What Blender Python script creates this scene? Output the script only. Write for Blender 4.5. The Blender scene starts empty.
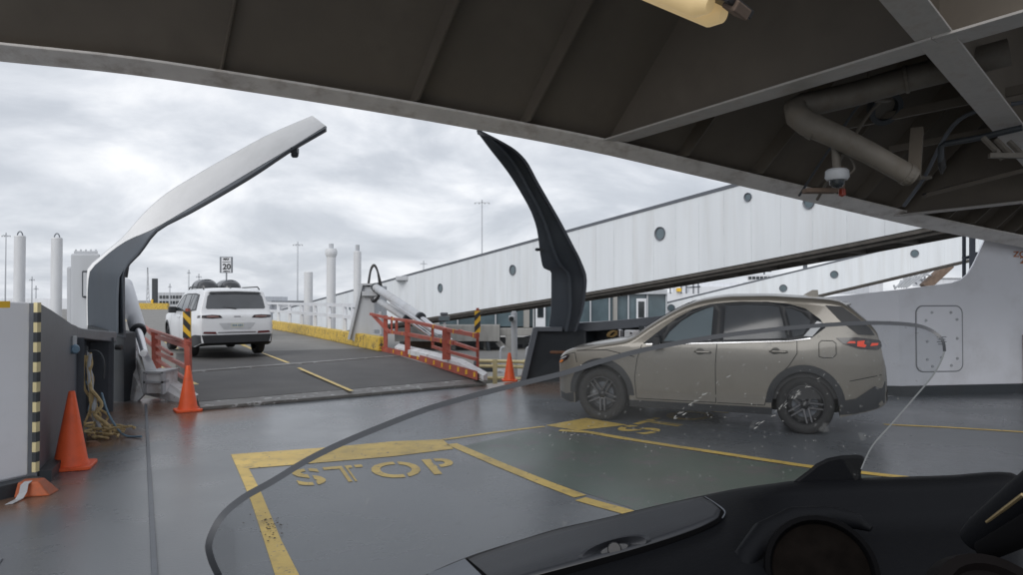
import bpy, bmesh, math, random
from mathutils import Vector, Matrix
from mathutils.geometry import delaunay_2d_cdt
random.seed(7)
R = math.radians
scene = bpy.context.scene
COL = scene.collection

# ---------------------------------------------------------------- camera
CAMZ = 1.62; F = 700.0; PITCH = math.atan(12/700.0)
cam_d = bpy.data.cameras.new('camera'); cam = bpy.data.objects.new('camera', cam_d); COL.objects.link(cam)
cam_d.sensor_width = 36; cam_d.lens = 36*F/1024; cam_d.clip_start = 0.05; cam_d.clip_end = 5000
cam.location = (0, 0, CAMZ); cam.rotation_euler = (R(90)+PITCH, 0, 0)
scene.camera = cam
scene.view_settings.view_transform = 'Standard'; scene.view_settings.look = 'None'
scene.view_settings.exposure = 0.34; scene.view_settings.gamma = 1.0

# ---------------------------------------------------------------- world: overcast
w = bpy.data.worlds.new('World'); scene.world = w; w.use_nodes = True
nt = w.node_tree; nt.nodes.clear(); N = nt.nodes.new; K = nt.links.new
SUN_EL, SUN_AZ = R(34), R(205)
sky = N('ShaderNodeTexSky'); sky.sky_type = 'NISHITA'; sky.sun_disc = False
sky.sun_elevation = SUN_EL; sky.sun_rotation = SUN_AZ
b1 = N('ShaderNodeBackground'); b1.inputs[1].default_value = 0.07; K(sky.outputs[0], b1.inputs[0])
tc = N('ShaderNodeTexCoord'); sp = N('ShaderNodeSeparateXYZ'); K(tc.outputs['Generated'], sp.inputs[0])
def M2(op, a, b=None):
    n = N('ShaderNodeMath'); n.operation = op
    for i, v in enumerate((a, b)):
        if v is None: continue
        if isinstance(v, (int, float)): n.inputs[i].default_value = v
        else: K(v, n.inputs[i])
    return n.outputs[0]
za = M2('ADD', M2('MAXIMUM', sp.outputs[2], 0.0), 0.34)
cb = N('ShaderNodeCombineXYZ'); K(M2('DIVIDE', sp.outputs[0], za), cb.inputs[0]); K(M2('DIVIDE', sp.outputs[1], za), cb.inputs[1])
n1 = N('ShaderNodeTexNoise'); n1.inputs['Scale'].default_value = 1.9; n1.inputs['Detail'].default_value = 7; n1.inputs['Roughness'].default_value = 0.56
n1.inputs['Distortion'].default_value = 0.35
K(cb.outputs[0], n1.inputs['Vector'])
cr = N('ShaderNodeValToRGB'); K(n1.outputs[0], cr.inputs[0])
e = cr.color_ramp.elements
e[0].position = 0.30; e[0].color = (0.42, 0.45, 0.50, 1)
e[1].position = 0.66; e[1].color = (0.86, 0.87, 0.89, 1)
x = e.new(0.44); x.color = (0.51, 0.54, 0.59, 1)
x = e.new(0.54); x.color = (0.65, 0.675, 0.72, 1)
b2 = N('ShaderNodeBackground'); b2.inputs[1].default_value = 1.0; K(cr.outputs[0], b2.inputs[0])
mx = N('ShaderNodeMixShader'); mx.inputs[0].default_value = 0.95; K(b1.outputs[0], mx.inputs[1]); K(b2.outputs[0], mx.inputs[2])
wo = N('ShaderNodeOutputWorld'); K(mx.outputs[0], wo.inputs[0])
sd = bpy.data.lights.new('sun', 'SUN'); sd.energy = 1.25; sd.angle = R(40); sd.color = (1, 0.97, 0.93)
so = bpy.data.objects.new('sun', sd); COL.objects.link(so)
so.rotation_euler = (R(90)-SUN_EL, 0, R(180)-SUN_AZ)    # high, behind the viewer's left shoulder

# ---------------------------------------------------------------- pixel helpers (reference photograph -> metres)
def ray(x, y):
    a = (x-512)/F; v = (288-y)/F; c, s = math.cos(PITCH), math.sin(PITCH)
    return Vector((a, c-s*v, s+c*v))
def P(x, y, d):
    r = ray(x, y); return Vector((0, 0, CAMZ)) + r*(d/r.y)
def G(x, y, z=0.0):
    r = ray(x, y); return Vector((0, 0, CAMZ)) + r*((z-CAMZ)/r.z)
PHI = R(37)
LD = Vector((-math.sin(PHI), math.cos(PHI), 0)); TD = Vector((math.cos(PHI), math.sin(PHI), 0)); UP = Vector((0, 0, 1))
def V(*a): return Vector(a)

# ---------------------------------------------------------------- materials
def mat(name, col, rough=0.6, metal=0.0, var=0.12, scale=3.0, bump=0.0, bscale=60, rvar=0.0, dirt=None, dirt_amt=0.5, dirt_scale=1.3,
        spec=0.5, coat=0.0, emit=None, streak=False, stretch=None, wear=None):
    m = bpy.data.materials.new(name); m.use_nodes = True
    t = m.node_tree; n = t.nodes; l = t.links
    b = n['Principled BSDF']
    b.inputs['Roughness'].default_value = rough; b.inputs['Metallic'].default_value = metal
    b.inputs['Specular IOR Level'].default_value = spec; b.inputs['Coat Weight'].default_value = coat
    b.inputs['Coat Roughness'].default_value = 0.06
    tcn = n.new('ShaderNodeTexCoord'); src = tcn.outputs['Object']
    if stretch or streak:
        mp = n.new('ShaderNodeMapping'); mp.inputs['Scale'].default_value = stretch or (1, 1, 0.12); l.new(src, mp.inputs[0]); srcs = mp.outputs[0]
    else: srcs = src
    ns = n.new('ShaderNodeTexNoise'); ns.inputs['Scale'].default_value = scale; ns.inputs['Detail'].default_value = 6; l.new(srcs, ns.inputs['Vector'])
    mr = n.new('ShaderNodeMapRange'); mr.inputs[1].default_value = 0.3; mr.inputs[2].default_value = 0.7
    mr.inputs[3].default_value = 1-var; mr.inputs[4].default_value = 1+var; l.new(ns.outputs[0], mr.inputs[0])
    mu = n.new('ShaderNodeMix'); mu.data_type = 'RGBA'; mu.blend_type = 'MULTIPLY'; mu.inputs[0].default_value = 1
    mu.inputs[6].default_value = (*col, 1); l.new(mr.outputs[0], mu.inputs[7])
    out = mu.outputs[2]
    if dirt:
        dn = n.new('ShaderNodeTexNoise'); dn.inputs['Scale'].default_value = dirt_scale; dn.inputs['Detail'].default_value = 9; dn.inputs['Roughness'].default_value = 0.65
        l.new(srcs, dn.inputs['Vector'])
        dr = n.new('ShaderNodeMapRange'); dr.inputs[1].default_value = 0.5; dr.inputs[2].default_value = 0.72
        dr.inputs[3].default_value = 0; dr.inputs[4].default_value = dirt_amt; l.new(dn.outputs[0], dr.inputs[0])
        dm = n.new('ShaderNodeMix'); dm.data_type = 'RGBA'; l.new(dr.outputs[0], dm.inputs[0]); l.new(out, dm.inputs[6]); dm.inputs[7].default_value = (*dirt, 1)
        out = dm.outputs[2]
    if wear:
        wn = n.new('ShaderNodeTexNoise'); wn.inputs['Scale'].default_value = wear[1]; wn.inputs['Detail'].default_value = 8; wn.inputs['Roughness'].default_value = 0.75
        l.new(src, wn.inputs['Vector'])
        wr = n.new('ShaderNodeMapRange'); wr.inputs[1].default_value = wear[2]; wr.inputs[2].default_value = wear[2]+0.03; l.new(wn.outputs[0], wr.inputs[0])
        wm = n.new('ShaderNodeMix'); wm.data_type = 'RGBA'; l.new(wr.outputs[0], wm.inputs[0]); l.new(out, wm.inputs[6]); wm.inputs[7].default_value = (*wear[0], 1)
        out = wm.outputs[2]
    l.new(out, b.inputs['Base Color'])
    if rvar:
        rn = n.new('ShaderNodeTexNoise'); rn.inputs['Scale'].default_value = scale*0.6; rn.inputs['Detail'].default_value = 5; l.new(src, rn.inputs['Vector'])
        rr = n.new('ShaderNodeMapRange'); rr.inputs[1].default_value = 0.3; rr.inputs[2].default_value = 0.7
        rr.inputs[3].default_value = max(0.03, rough-rvar); rr.inputs[4].default_value = min(1, rough+rvar); l.new(rn.outputs[0], rr.inputs[0]); l.new(rr.outputs[0], b.inputs['Roughness'])
    if bump:
        bn = n.new('ShaderNodeTexNoise'); bn.inputs['Scale'].default_value = bscale; bn.inputs['Detail'].default_value = 4; l.new(src, bn.inputs['Vector'])
        bp = n.new('ShaderNodeBump'); bp.inputs['Strength'].default_value = bump; bp.inputs['Distance'].default_value = 0.01; l.new(bn.outputs[0], bp.inputs['Height']); l.new(bp.outputs[0], b.inputs['Normal'])
    if emit:
        b.inputs['Emission Color'].default_value = (*emit[0], 1); b.inputs['Emission Strength'].default_value = emit[1]
    return m

RUST = (0.16, 0.075, 0.035)
M = {}
M['grey_steel'] = mat('grey_steel', (0.112, 0.124, 0.145), 0.45, var=0.08, dirt=(0.065, 0.07, 0.078), dirt_amt=0.4, bump=0.15, bscale=14)
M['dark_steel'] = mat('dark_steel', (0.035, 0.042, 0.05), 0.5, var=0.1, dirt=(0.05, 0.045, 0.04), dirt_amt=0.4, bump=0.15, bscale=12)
M['arm_dark'] = mat('arm_dark', (0.075, 0.090, 0.110), 0.42, var=0.1, dirt=(0.08, 0.075, 0.07), dirt_amt=0.3, bump=0.2, bscale=5, streak=True)
M['ceiling_steel'] = mat('ceiling_steel', (0.125, 0.106, 0.085), 0.55, var=0.12, scale=1.2, dirt=(0.09, 0.075, 0.06), dirt_amt=0.5, bump=0.25, bscale=3)
M['flange'] = mat('flange_paint', (0.46, 0.44, 0.42), 0.5, var=0.1, scale=5, dirt=RUST, dirt_amt=0.35, dirt_scale=5, wear=(RUST, 14, 0.68))
M['white_paint'] = mat('white_paint', (0.68, 0.70, 0.74), 0.4, var=0.05, scale=2, dirt=(0.42, 0.40, 0.38), dirt_amt=0.22, streak=True, bump=0.05, bscale=4)
M['wall_white'] = mat('wall_white', (0.80, 0.81, 0.86), 0.45, var=0.04, scale=1, dirt=(0.4, 0.38, 0.37), dirt_amt=0.25, bump=0.12, bscale=1.6)
M['light_grey'] = mat('light_grey', (0.45, 0.47, 0.50), 0.5, var=0.07, dirt=(0.25, 0.22, 0.19), dirt_amt=0.35, streak=True)
M['worn_white'] = mat('worn_white', (0.72, 0.73, 0.75), 0.5, var=0.1, dirt=(0.25, 0.18, 0.13), dirt_amt=0.6, dirt_scale=4, wear=(RUST, 9, 0.63))
M['red_paint'] = mat('red_paint', (0.38, 0.075, 0.048), 0.5, var=0.15, dirt=(0.25, 0.16, 0.13), dirt_amt=0.5, dirt_scale=6, wear=((0.3, 0.27, 0.25), 16, 0.66))
M['yellow_paint'] = mat('yellow_paint', (0.62, 0.42, 0.06), 0.55, var=0.12, dirt=(0.12, 0.09, 0.05), dirt_amt=0.6, dirt_scale=4, wear=((0.09, 0.07, 0.05), 6, 0.55))
M['cream_yellow'] = mat('cream_yellow', (0.74, 0.64, 0.36), 0.5, var=0.1, dirt=(0.3, 0.22, 0.12), dirt_amt=0.4)
M['tape_yellow'] = mat('tape_yellow', (0.80, 0.48, 0.03), 0.4, var=0.05)
M['black'] = mat('black_plastic', (0.018, 0.018, 0.02), 0.45, var=0.1)
M['rubber'] = mat('rubber', (0.02, 0.02, 0.021), 0.75, var=0.2, bump=0.1, bscale=50)
M['orange'] = mat('cone_orange', (0.92, 0.135, 0.04), 0.5, var=0.08, dirt=(0.40, 0.08, 0.04), dirt_amt=0.45, dirt_scale=5)
M['concrete'] = mat('concrete', (0.30, 0.295, 0.28), 0.85, var=0.12, dirt=(0.15, 0.14, 0.13), dirt_amt=0.5, streak=True, bump=0.2)
M['chrome'] = mat('polished_steel', (0.6, 0.6, 0.62), 0.18, 1.0, var=0.04)
M['rope'] = mat('rope', (0.50, 0.38, 0.20), 0.9, var=0.3, scale=20, bump=0.3, bscale=90)
M['hose_blue'] = mat('hose_blue', (0.16, 0.26, 0.36), 0.5)
M['rust'] = mat('rusty_steel', (0.17, 0.085, 0.05), 0.85, var=0.3, scale=10, bump=0.3)
M['glass_dark'] = mat('glass_dark', (0.02, 0.026, 0.030), 0.05, var=0.02, spec=0.7)
M['glass_build'] = mat('glass_build', (0.09, 0.13, 0.15), 0.12, var=0.25, scale=0.7, spec=0.8)
M['pipe'] = mat('pipe_lagging', (0.14, 0.125, 0.105), 0.6, var=0.12, scale=6, dirt=(0.1, 0.075, 0.05), dirt_amt=0.5, dirt_scale=5, bump=0.4, bscale=9)
M['timber'] = mat('brown_steel', (0.17, 0.12, 0.09), 0.8, var=0.2)

def deck_material():
    m = bpy.data.materials.new('deck_paint'); m.use_nodes = True
    t = m.node_tree; n = t.nodes; l = t.links; b = n['Principled BSDF']
    g = n.new('ShaderNodeNewGeometry')
    a = n.new('ShaderNodeTexNoise'); a.inputs['Scale'].default_value = 0.55; a.inputs['Detail'].default_value = 8; a.inputs['Roughness'].default_value = 0.6; l.new(g.outputs[0], a.inputs['Vector'])
    c = n.new('ShaderNodeValToRGB'); l.new(a.outputs[0], c.inputs[0]); e = c.color_ramp.elements
    e[0].position = 0.32; e[0].color = (0.112, 0.122, 0.134, 1); e[1].position = 0.7; e[1].color = (0.148, 0.160, 0.177, 1)
    # scuffs
    s = n.new('ShaderNodeTexNoise'); s.inputs['Scale'].default_value = 6; s.inputs['Detail'].default_value = 10; s.inputs['Roughness'].default_value = 0.7; l.new(g.outputs[0], s.inputs['Vector'])
    sr = n.new('ShaderNodeMapRange'); sr.inputs[1].default_value = 0.60; sr.inputs[2].default_value = 0.72; sr.inputs[4].default_value = 0.45; l.new(s.outputs[0], sr.inputs[0])
    m1 = n.new('ShaderNodeMix'); m1.data_type = 'RGBA'; l.new(sr.outputs[0], m1.inputs[0]); l.new(c.outputs[0], m1.inputs[6]); m1.inputs[7].default_value = (0.06, 0.05, 0.045, 1)
    # rust stains of their own shape along the ramp sill
    out = m1.outputs[2]
    for (px, py, rad) in ((150, 410, 1.0), (200, 415, .7), (520, 385, 1.0), (560, 390, .9), (10, 500, .5), (95, 440, .6)):
        q = G(px, py)
        vd = n.new('ShaderNodeVectorMath'); vd.operation = 'DISTANCE'; l.new(g.outputs[0], vd.inputs[0]); vd.inputs[1].default_value = q
        ad = n.new('ShaderNodeMath'); ad.operation = 'MULTIPLY_ADD'; l.new(a.outputs[0], ad.inputs[0]); ad.inputs[1].default_value = 1.6; l.new(vd.outputs['Value'], ad.inputs[2])
        rr = n.new('ShaderNodeMapRange'); rr.inputs[1].default_value = rad*1.5+0.8; rr.inputs[2].default_value = rad*0.5+0.8; rr.inputs[3].default_value = 0; rr.inputs[4].default_value = 0.85; l.new(ad.outputs[0], rr.inputs[0])
        mm = n.new('ShaderNodeMix'); mm.data_type = 'RGBA'; l.new(rr.outputs[0], mm.inputs[0]); l.new(out, mm.inputs[6]); mm.inputs[7].default_value = (0.17, 0.095, 0.06, 1); out = mm.outputs[2]
    l.new(out, b.inputs['Base Color'])
    r = n.new('ShaderNodeMapRange'); r.inputs[1].default_value = 0.35; r.inputs[2].default_value = 0.65; r.inputs[3].default_value = 0.20; r.inputs[4].default_value = 0.34; l.new(a.outputs[0], r.inputs[0]); l.new(r.outputs[0], b.inputs['Roughness'])
    bn = n.new('ShaderNodeTexNoise'); bn.inputs['Scale'].default_value = 45; bn.inputs['Detail'].default_value = 3; l.new(g.outputs[0], bn.inputs['Vector'])
    bp = n.new('ShaderNodeBump'); bp.inputs['Strength'].default_value = 0.08; bp.inputs['Distance'].default_value = 0.01; l.new(bn.outputs[0], bp.inputs['Height']); l.new(bp.outputs[0], b.inputs['Normal'])
    return m
M['deck'] = deck_material()
M['deck_yellow'] = mat('deck_yellow', (0.74, 0.52, 0.12), 0.45, var=0.16, scale=2.5, dirt=(0.24, 0.17, 0.08), dirt_amt=0.6, dirt_scale=6, wear=((0.12, 0.12, 0.125), 11, 0.60), bump=0.1)
M['deck_green'] = mat('deck_green', (0.088, 0.122, 0.100), 0.34, var=0.12, scale=1.0, dirt=(0.125, 0.115, 0.112), dirt_amt=1.0, dirt_scale=0.7, wear=((.12, .115, .115), 1.6, .54), rvar=0.08)
M['asphalt'] = mat('asphalt', (0.085, 0.083, 0.082), 0.7, var=0.15, scale=1.2, dirt=(0.13, 0.125, 0.12), dirt_amt=0.4, bump=0.3, bscale=70)
M['road_pale'] = mat('road_pale', (0.20, 0.195, 0.185), 0.75, var=0.1, scale=0.6, dirt=(0.12, 0.115, 0.11), dirt_amt=0.5, bump=0.2)
M['lip_steel'] = mat('lip_steel', (0.14, 0.135, 0.13), 0.5, var=0.2, scale=4, dirt=(0.07, 0.05, 0.04), dirt_amt=0.6, dirt_scale=3, wear=((0.40, 0.40, 0.40), 5, 0.57))
M['quay'] = mat('quay_concrete', (0.24, 0.235, 0.225), 0.85, var=0.15, scale=0.05, dirt=(0.14, 0.135, 0.13), dirt_amt=0.5, dirt_scale=0.2)

# ---------------------------------------------------------------- mesh builder
class MB:
    def __init__(s): s.v = []; s.f = []; s.mi = []
    def poly(s, pts, mi=0):
        k = len(s.v); s.v += [Vector(p) for p in pts]; s.f.append(tuple(range(k, k+len(pts)))); s.mi.append(mi)
    def grid(s, rows, mi=0, closed=False, flip=False):
        k = len(s.v); nr = len(rows); nc = len(rows[0])
        for r in rows: s.v += [Vector(p) for p in r]
        for i in range(nr-1):
            for j in range(nc if closed else nc-1):
                a = k+i*nc+j; b = k+i*nc+(j+1) % nc; c = k+(i+1)*nc+(j+1) % nc; d = k+(i+1)*nc+j
                s.f.append((a, d, c, b) if flip else (a, b, c, d)); s.mi.append(mi)
        return k
    def loft(s, secs, mi=None, caps=True):
        k = s.grid(secs, 0, True); nc = len(secs[0]); nr = len(secs)
        if mi:
            base = len(s.mi)-(nr-1)*nc
            for i in range(nr-1):
                for j in range(nc): s.mi[base+i*nc+j] = mi[j]
        if caps:
            s.f.append(tuple(range(k+nc-1, k-1, -1))); s.mi.append(0)
            s.f.append(tuple(range(k+(nr-1)*nc, k+nr*nc))); s.mi.append(0)
    def prism(s, pts, vec, mi=0):
        vec = Vector(vec); pts = [Vector(p) for p in pts]
        s.loft([pts, [p+vec for p in pts]], [mi]*len(pts))
        s.mi[-1] = s.mi[-2] = mi
    def box(s, c, size, ax=None, ay=None, mi=0):
        c = Vector(c); ax = (ax or V(1, 0, 0)).normalized(); ay = (ay or UP.cross(ax)).normalized(); az = ax.cross(ay)
        a, b, h = [q/2 for q in size]
        pts = [c-ax*a-ay*b-az*h, c+ax*a-ay*b-az*h, c+ax*a+ay*b-az*h, c-ax*a+ay*b-az*h]
        s.prism(pts, az*2*h, mi)
    def bar(s, p0, p1, wd, ht=None, mi=0, up=UP):
        p0 = Vector(p0); p1 = Vector(p1); ht = ht or wd; d = (p1-p0).normalized()
        if abs(d.dot(up)) > 0.98: up = V(0, 1, 0)
        sx = d.cross(up).normalized()*(wd/2); uz = sx.cross(d).normalized()*(ht/2)
        s.prism([p0-sx-uz, p0+sx-uz, p0+sx+uz, p0-sx+uz], p1-p0, mi)
    def tube(s, pts, r, seg=10, mi=0, caps=True):
        pts = [Vector(p) for p in pts]; rs = r if isinstance(r, (list, tuple)) else [r]*len(pts)
        secs = []; prev = None
        for i, p in enumerate(pts):
            d = (pts[min(i+1, len(pts)-1)]-pts[max(i-1, 0)]).normalized()
            if prev is None:
                a = d.orthogonal().normalized()
            else:
                a = (prev-d*prev.dot(d)).normalized()
            prev = a; b = d.cross(a)
            secs.append([p+(a*math.cos(t)+b*math.sin(t))*rs[i] for t in [2*math.pi*j/seg for j in range(seg)]])
        s.loft(secs, None, caps)
        if mi:
            n = (len(pts)-1)*seg+2
            for q in range(len(s.mi)-n, len(s.mi)): s.mi[q] = mi
    def lathe(s, c, axis, prof, seg=24, mi=0, a0=None):
        c = Vector(c); ax = Vector(axis).normalized(); a = (Vector(a0) if a0 else ax.orthogonal()).normalized(); b = ax.cross(a)
        rows = [[c+ax*h+(a*math.cos(2*math.pi*j/seg)+b*math.sin(2*math.pi*j/seg))*max(r, 1e-4) for j in range(seg)] for (r, h) in prof]
        s.grid(rows, mi, True)
    def patch(s, poly, fn, step=0.08, off=0.0, mi=0):
        xs = [p[0] for p in poly]; ys = [p[1] for p in poly]
        pts = [Vector((p[0], p[1])) for p in poly]; n = len(pts)
        # resample edges
        q = []
        for i in range(n):
            a, b = pts[i], pts[(i+1) % n]; k = max(1, int((b-a).length/step))
            for j in range(k): q.append(a+(b-a)*j/k)
        n = len(q); pts = list(q)
        def inside(x, y):
            c = False
            for i in range(n):
                x1, y1 = q[i]; x2, y2 = q[i-1]
                if (y1 > y) != (y2 > y) and x < (x2-x1)*(y-y1)/(y2-y1)+x1: c = not c
            return c
        X = min(xs)+step*.53
        while X < max(xs):
            Y = min(ys)+step*.47
            while Y < max(ys):
                if inside(X, Y) and min((Vector((X, Y))-z).length for z in q) > step*0.45: pts.append(Vector((X, Y)))
                Y += step
            X += step
        r = delaunay_2d_cdt(pts, [], [list(range(n))], 1, 1e-6)
        k = len(s.v); s.v += [fn(p[0], p[1]) for p in r[0]]
        for f in r[2]: s.f.append(tuple(k+i for i in f)); s.mi.append(mi)
    def build_split(s, name, m, parent=None, **kw):
        n = len(s.v); par = list(range(n))
        def find(a):
            while par[a] != a: par[a] = par[par[a]]; a = par[a]
            return a
        for f in s.f:
            for v in f[1:]: par[find(v)] = find(f[0])
        comp = {}
        for f, q in zip(s.f, s.mi): comp.setdefault(find(f[0]), []).append((f, q))
        out = []
        for fs in comp.values():
            b = MB(); mp = {}
            for f, q in fs:
                ids = []
                for v in f:
                    if v not in mp: mp[v] = len(b.v); b.v.append(s.v[v])
                    ids.append(mp[v])
                b.f.append(tuple(ids)); b.mi.append(q)
            out.append(b.build(name, m, parent, **kw))
        return out
    def build(s, name, m, parent=None, smooth=False, bevel=0, solid=0, local=False, sharp=40, weld=False):
        me = bpy.data.meshes.new(name)
        off = Vector((0, 0, 0))
        if parent is not None and not local:
            p = parent
            while p.parent: p = p.parent
            off = p.location
        me.from_pydata([v-off for v in s.v], [], s.f)
        for mm in (m if isinstance(m, (list, tuple)) else [m]): me.materials.append(mm)
        me.polygons.foreach_set('material_index', s.mi)
        bm = bmesh.new(); bm.from_mesh(me)
        if weld: bmesh.ops.remove_doubles(bm, verts=bm.verts, dist=0.0008)
        bmesh.ops.recalc_face_normals(bm, faces=bm.faces)
        bm.to_mesh(me); bm.free()
        if smooth:
            me.polygons.foreach_set('use_smooth', [True]*len(me.polygons))
            me.set_sharp_from_angle(angle=R(sharp))
        o = bpy.data.objects.new(name, me); COL.objects.link(o)
        if parent is not None: o.parent = parent
        if solid:
            md = o.modifiers.new('s', 'SOLIDIFY'); md.thickness = solid; md.offset = 0
        if bevel:
            md = o.modifiers.new('b', 'BEVEL'); md.width = bevel; md.segments = 2; md.limit_method = 'ANGLE'; md.angle_limit = R(35)
        return o

def tag(o, label, cat, group=None):
    o['label'] = label; o['category'] = cat
    if group: o['group'] = group
    return o
def thing(name, label, cat, loc=(0, 0, 0), rz=0.0, group=None):
    o = bpy.data.objects.new(name, None); COL.objects.link(o); o.location = loc; o.rotation_euler = (0, 0, rz); o.empty_display_size = 0.2
    return tag(o, label, cat, group)
def struct(o, kind='structure'): o['kind'] = kind; return o
def lerp(a, b, t): return a+(b-a)*t
def interp(tab, x):
    if x <= tab[0][0]: return tab[0][1]
    for (x0, y0), (x1, y1) in zip(tab, tab[1:]):
        if x <= x1: return y0+(y1-y0)*(x-x0)/(x1-x0)
    return tab[-1][1]
def sinterp(tab, x):       # smooth (Catmull) interpolation
    n = len(tab)
    if x <= tab[0][0]: return tab[0][1]
    if x >= tab[-1][0]: return tab[-1][1]
    for i in range(n-1):
        if x <= tab[i+1][0]:
            x0, y0 = tab[i]; x1, y1 = tab[i+1]; h = x1-x0; t = (x-x0)/h
            def sl(j):
                if j <= 0: return (tab[1][1]-tab[0][1])/(tab[1][0]-tab[0][0])
                if j >= n-1: return (tab[-1][1]-tab[-2][1])/(tab[-1][0]-tab[-2][0])
                a = (tab[j][1]-tab[j-1][1])/(tab[j][0]-tab[j-1][0]); b = (tab[j+1][1]-tab[j][1])/(tab[j+1][0]-tab[j][0])
                return 0 if a*b <= 0 else 2*a*b/(a+b)
            m0, m1 = sl(i)*h, sl(i+1)*h
            return (2*t**3-3*t*t+1)*y0+(t**3-2*t*t+t)*m0+(-2*t**3+3*t*t)*y1+(t**3-t*t)*m1
def text_faces(body, bold=0.0, spacing=1.0, res=4):
    cu = bpy.data.curves.new('t', 'FONT'); cu.body = body; cu.resolution_u = res; cu.offset = bold; cu.space_character = spacing; cu.size = 1
    o = bpy.data.objects.new('t', cu); COL.objects.link(o)
    dg = bpy.context.evaluated_depsgraph_get(); dg.update()
    me = bpy.data.meshes.new_from_object(o.evaluated_get(dg))
    vs = [v.co.copy() for v in me.vertices]; fs = [tuple(p.vertices) for p in me.polygons]
    bpy.data.objects.remove(o); bpy.data.curves.remove(cu); bpy.data.meshes.remove(me)
    x0 = min(v.x for v in vs); x1 = max(v.x for v in vs); y0 = min(v.y for v in vs); y1 = max(v.y for v in vs)
    return [((v.x-x0)/(x1-x0), (v.y-y0)/(y1-y0)) for v in vs], fs, (x1-x0)/(y1-y0)
def add_text(mb, body, fn, bold=0.0, mi=0, spacing=1.0, cuts=()):
    vs, fs, asp = text_faces(body, bold, spacing)
    if cuts:
        bm = bmesh.new(); bv = [bm.verts.new((u, v, 0)) for u, v in vs]
        for f in fs:
            try: bm.faces.new([bv[i] for i in f])
            except ValueError: pass
        for (u, hw) in cuts:
            for e_ in (u-hw, u+hw): bmesh.ops.bisect_plane(bm, geom=bm.verts[:]+bm.edges[:]+bm.faces[:], plane_co=(e_, 0, 0), plane_no=(1, 0, 0))
        kill = [f for f in bm.faces if any(abs(f.calc_center_median().x-u) < hw for u, hw in cuts)]
        bmesh.ops.delete(bm, geom=kill, context='FACES')
        bm.verts.index_update(); vs = [(v.co.x, v.co.y) for v in bm.verts]; fs = [tuple(v.index for v in f.verts) for f in bm.faces]; bm.free()
    k = len(mb.v); mb.v += [fn(u, v) for u, v in vs]
    for f in fs: mb.f.append(tuple(k+i for i in f)); mb.mi.append(mi)

# ================================================================= THE SETTING
# quay ground, far away to the horizon
mb = MB(); mb.poly([V(-1500, -200, -2.2), V(1500, -200, -2.2), V(1500, 2500, -2.2), V(-1500, 2500, -2.2)])
struct(mb.build('ground', M['quay']))
# ship deck
sillL = G(112, 411); sillR = G(560, 377)
wallA = G(548, 380); wallB = V(6.3, 11.75, 0); wallC = V(8.8, 12.15, 0)
edge = [V(-9.0, 9.0, 0), G(100, 401), G(185, 398), G(203, 408), G(487, 385.5), sillR, G(575, 376), wallB, wallC+V(0, .3, 0), V(16, 11, 0), V(16, -14, 0), V(-9, -14, 0)]
mb = MB(); mb.prism([p+V(0, 0, -0.6) for p in edge], V(0, 0, 0.6))
struct(mb.build('deck', M['deck']))
# weld seam in the deck
mb = MB(); mb.bar(G(146, 405, .004), G(157, 620, .004), 0.035, 0.012)
mb.bar(G(0, 560, .004), G(-60, 640, .004), 0.03, 0.01)
struct(mb.build('deck_seam', M['grey_steel'], bevel=0.004))

# painted markings
mk = MB(); Z1 = 0.004
def strip(a, b, z=Z1):
    mk.grid([[G(*p, z) for p in a], [G(*p, z) for p in b]])
strip([(231, 455), (241, 477.5), (251.6, 503), (264.5, 542), (275, 575), (290, 640)], [(249, 469), (260, 490), (271, 516), (282, 542), (299, 575), (330, 640)])
strip([(231, 455), (329, 448), (393.5, 442), (443, 440)], [(249.2, 469.2), (329, 462.5), (393.5, 457), (454, 449.5)])
def line(c, wd, z=Z1):
    pts = [G(x, y, z) for x, y in c]; a = []; b = []
    for i, p in enumerate(pts):
        d = (pts[min(i+1, len(pts)-1)]-pts[max(i-1, 0)]).normalized(); n = V(-d.y, d.x, 0)*wd/2
        a.append(p+n); b.append(p-n)
    mk.grid([a, b])
line([(452, 444.5), (501, 465.5), (544, 483), (581, 497)], 0.13)
line([(581, 499.5), (602, 505.5), (626, 512), (700, 537)], 0.13)
line([(444, 440.2), (495, 433), (545, 427)], 0.075, Z1)
strip([(546, 426), (587, 418.6)], [(578, 431), (628, 425.5)])
line([(560, 430.8), (588, 432.5), (622.6, 438.6), (669.5, 446), (716.5, 453), (802, 466), (887, 476), (1100, 500)], 0.12, 0.008)
line([(885, 425), (950, 428), (1023, 432.5), (1150, 439)], 0.085)
def quad_text(body, TL, TR, BL, BR, bold, sp=1.1):
    a, b, c, d = [G(*q, Z1) for q in (TL, TR, BL, BR)]
    add_text(mk, body, lambda u, v: (c.lerp(d, u)).lerp(a.lerp(b, u), v), bold, 0, sp, cuts=((.095, .011), (.645, .011), (.885, .010), (.317, .008), (.375, .008)))
quad_text('STOP', (290, 470.5), (449, 458), (300, 487), (463, 473), 0.018)
quad_text('STOP', (613, 430), (700, 405), (648, 435.5), (742, 410), 0.018)
struct(mk.build('deck_marking', M['deck_yellow']))
# stencil bridges of the letters, in deck colour
br = MB()
for (x0, y0, x1, y1) in ((303, 479, 325, 476.5), (392, 461, 399, 479), (421, 459, 440, 475)):
    pass
mb = MB(); mb.poly([G(x, y, 0.002) for x, y in ((458, 448), (545, 428), (560, 433), (669, 449), (802, 469), (887, 479), (1000, 500), (1000, 640), (760, 560), (626, 507), (544, 480))])
struct(mb.build('painted_deck_panel', M['deck_green']))

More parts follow.
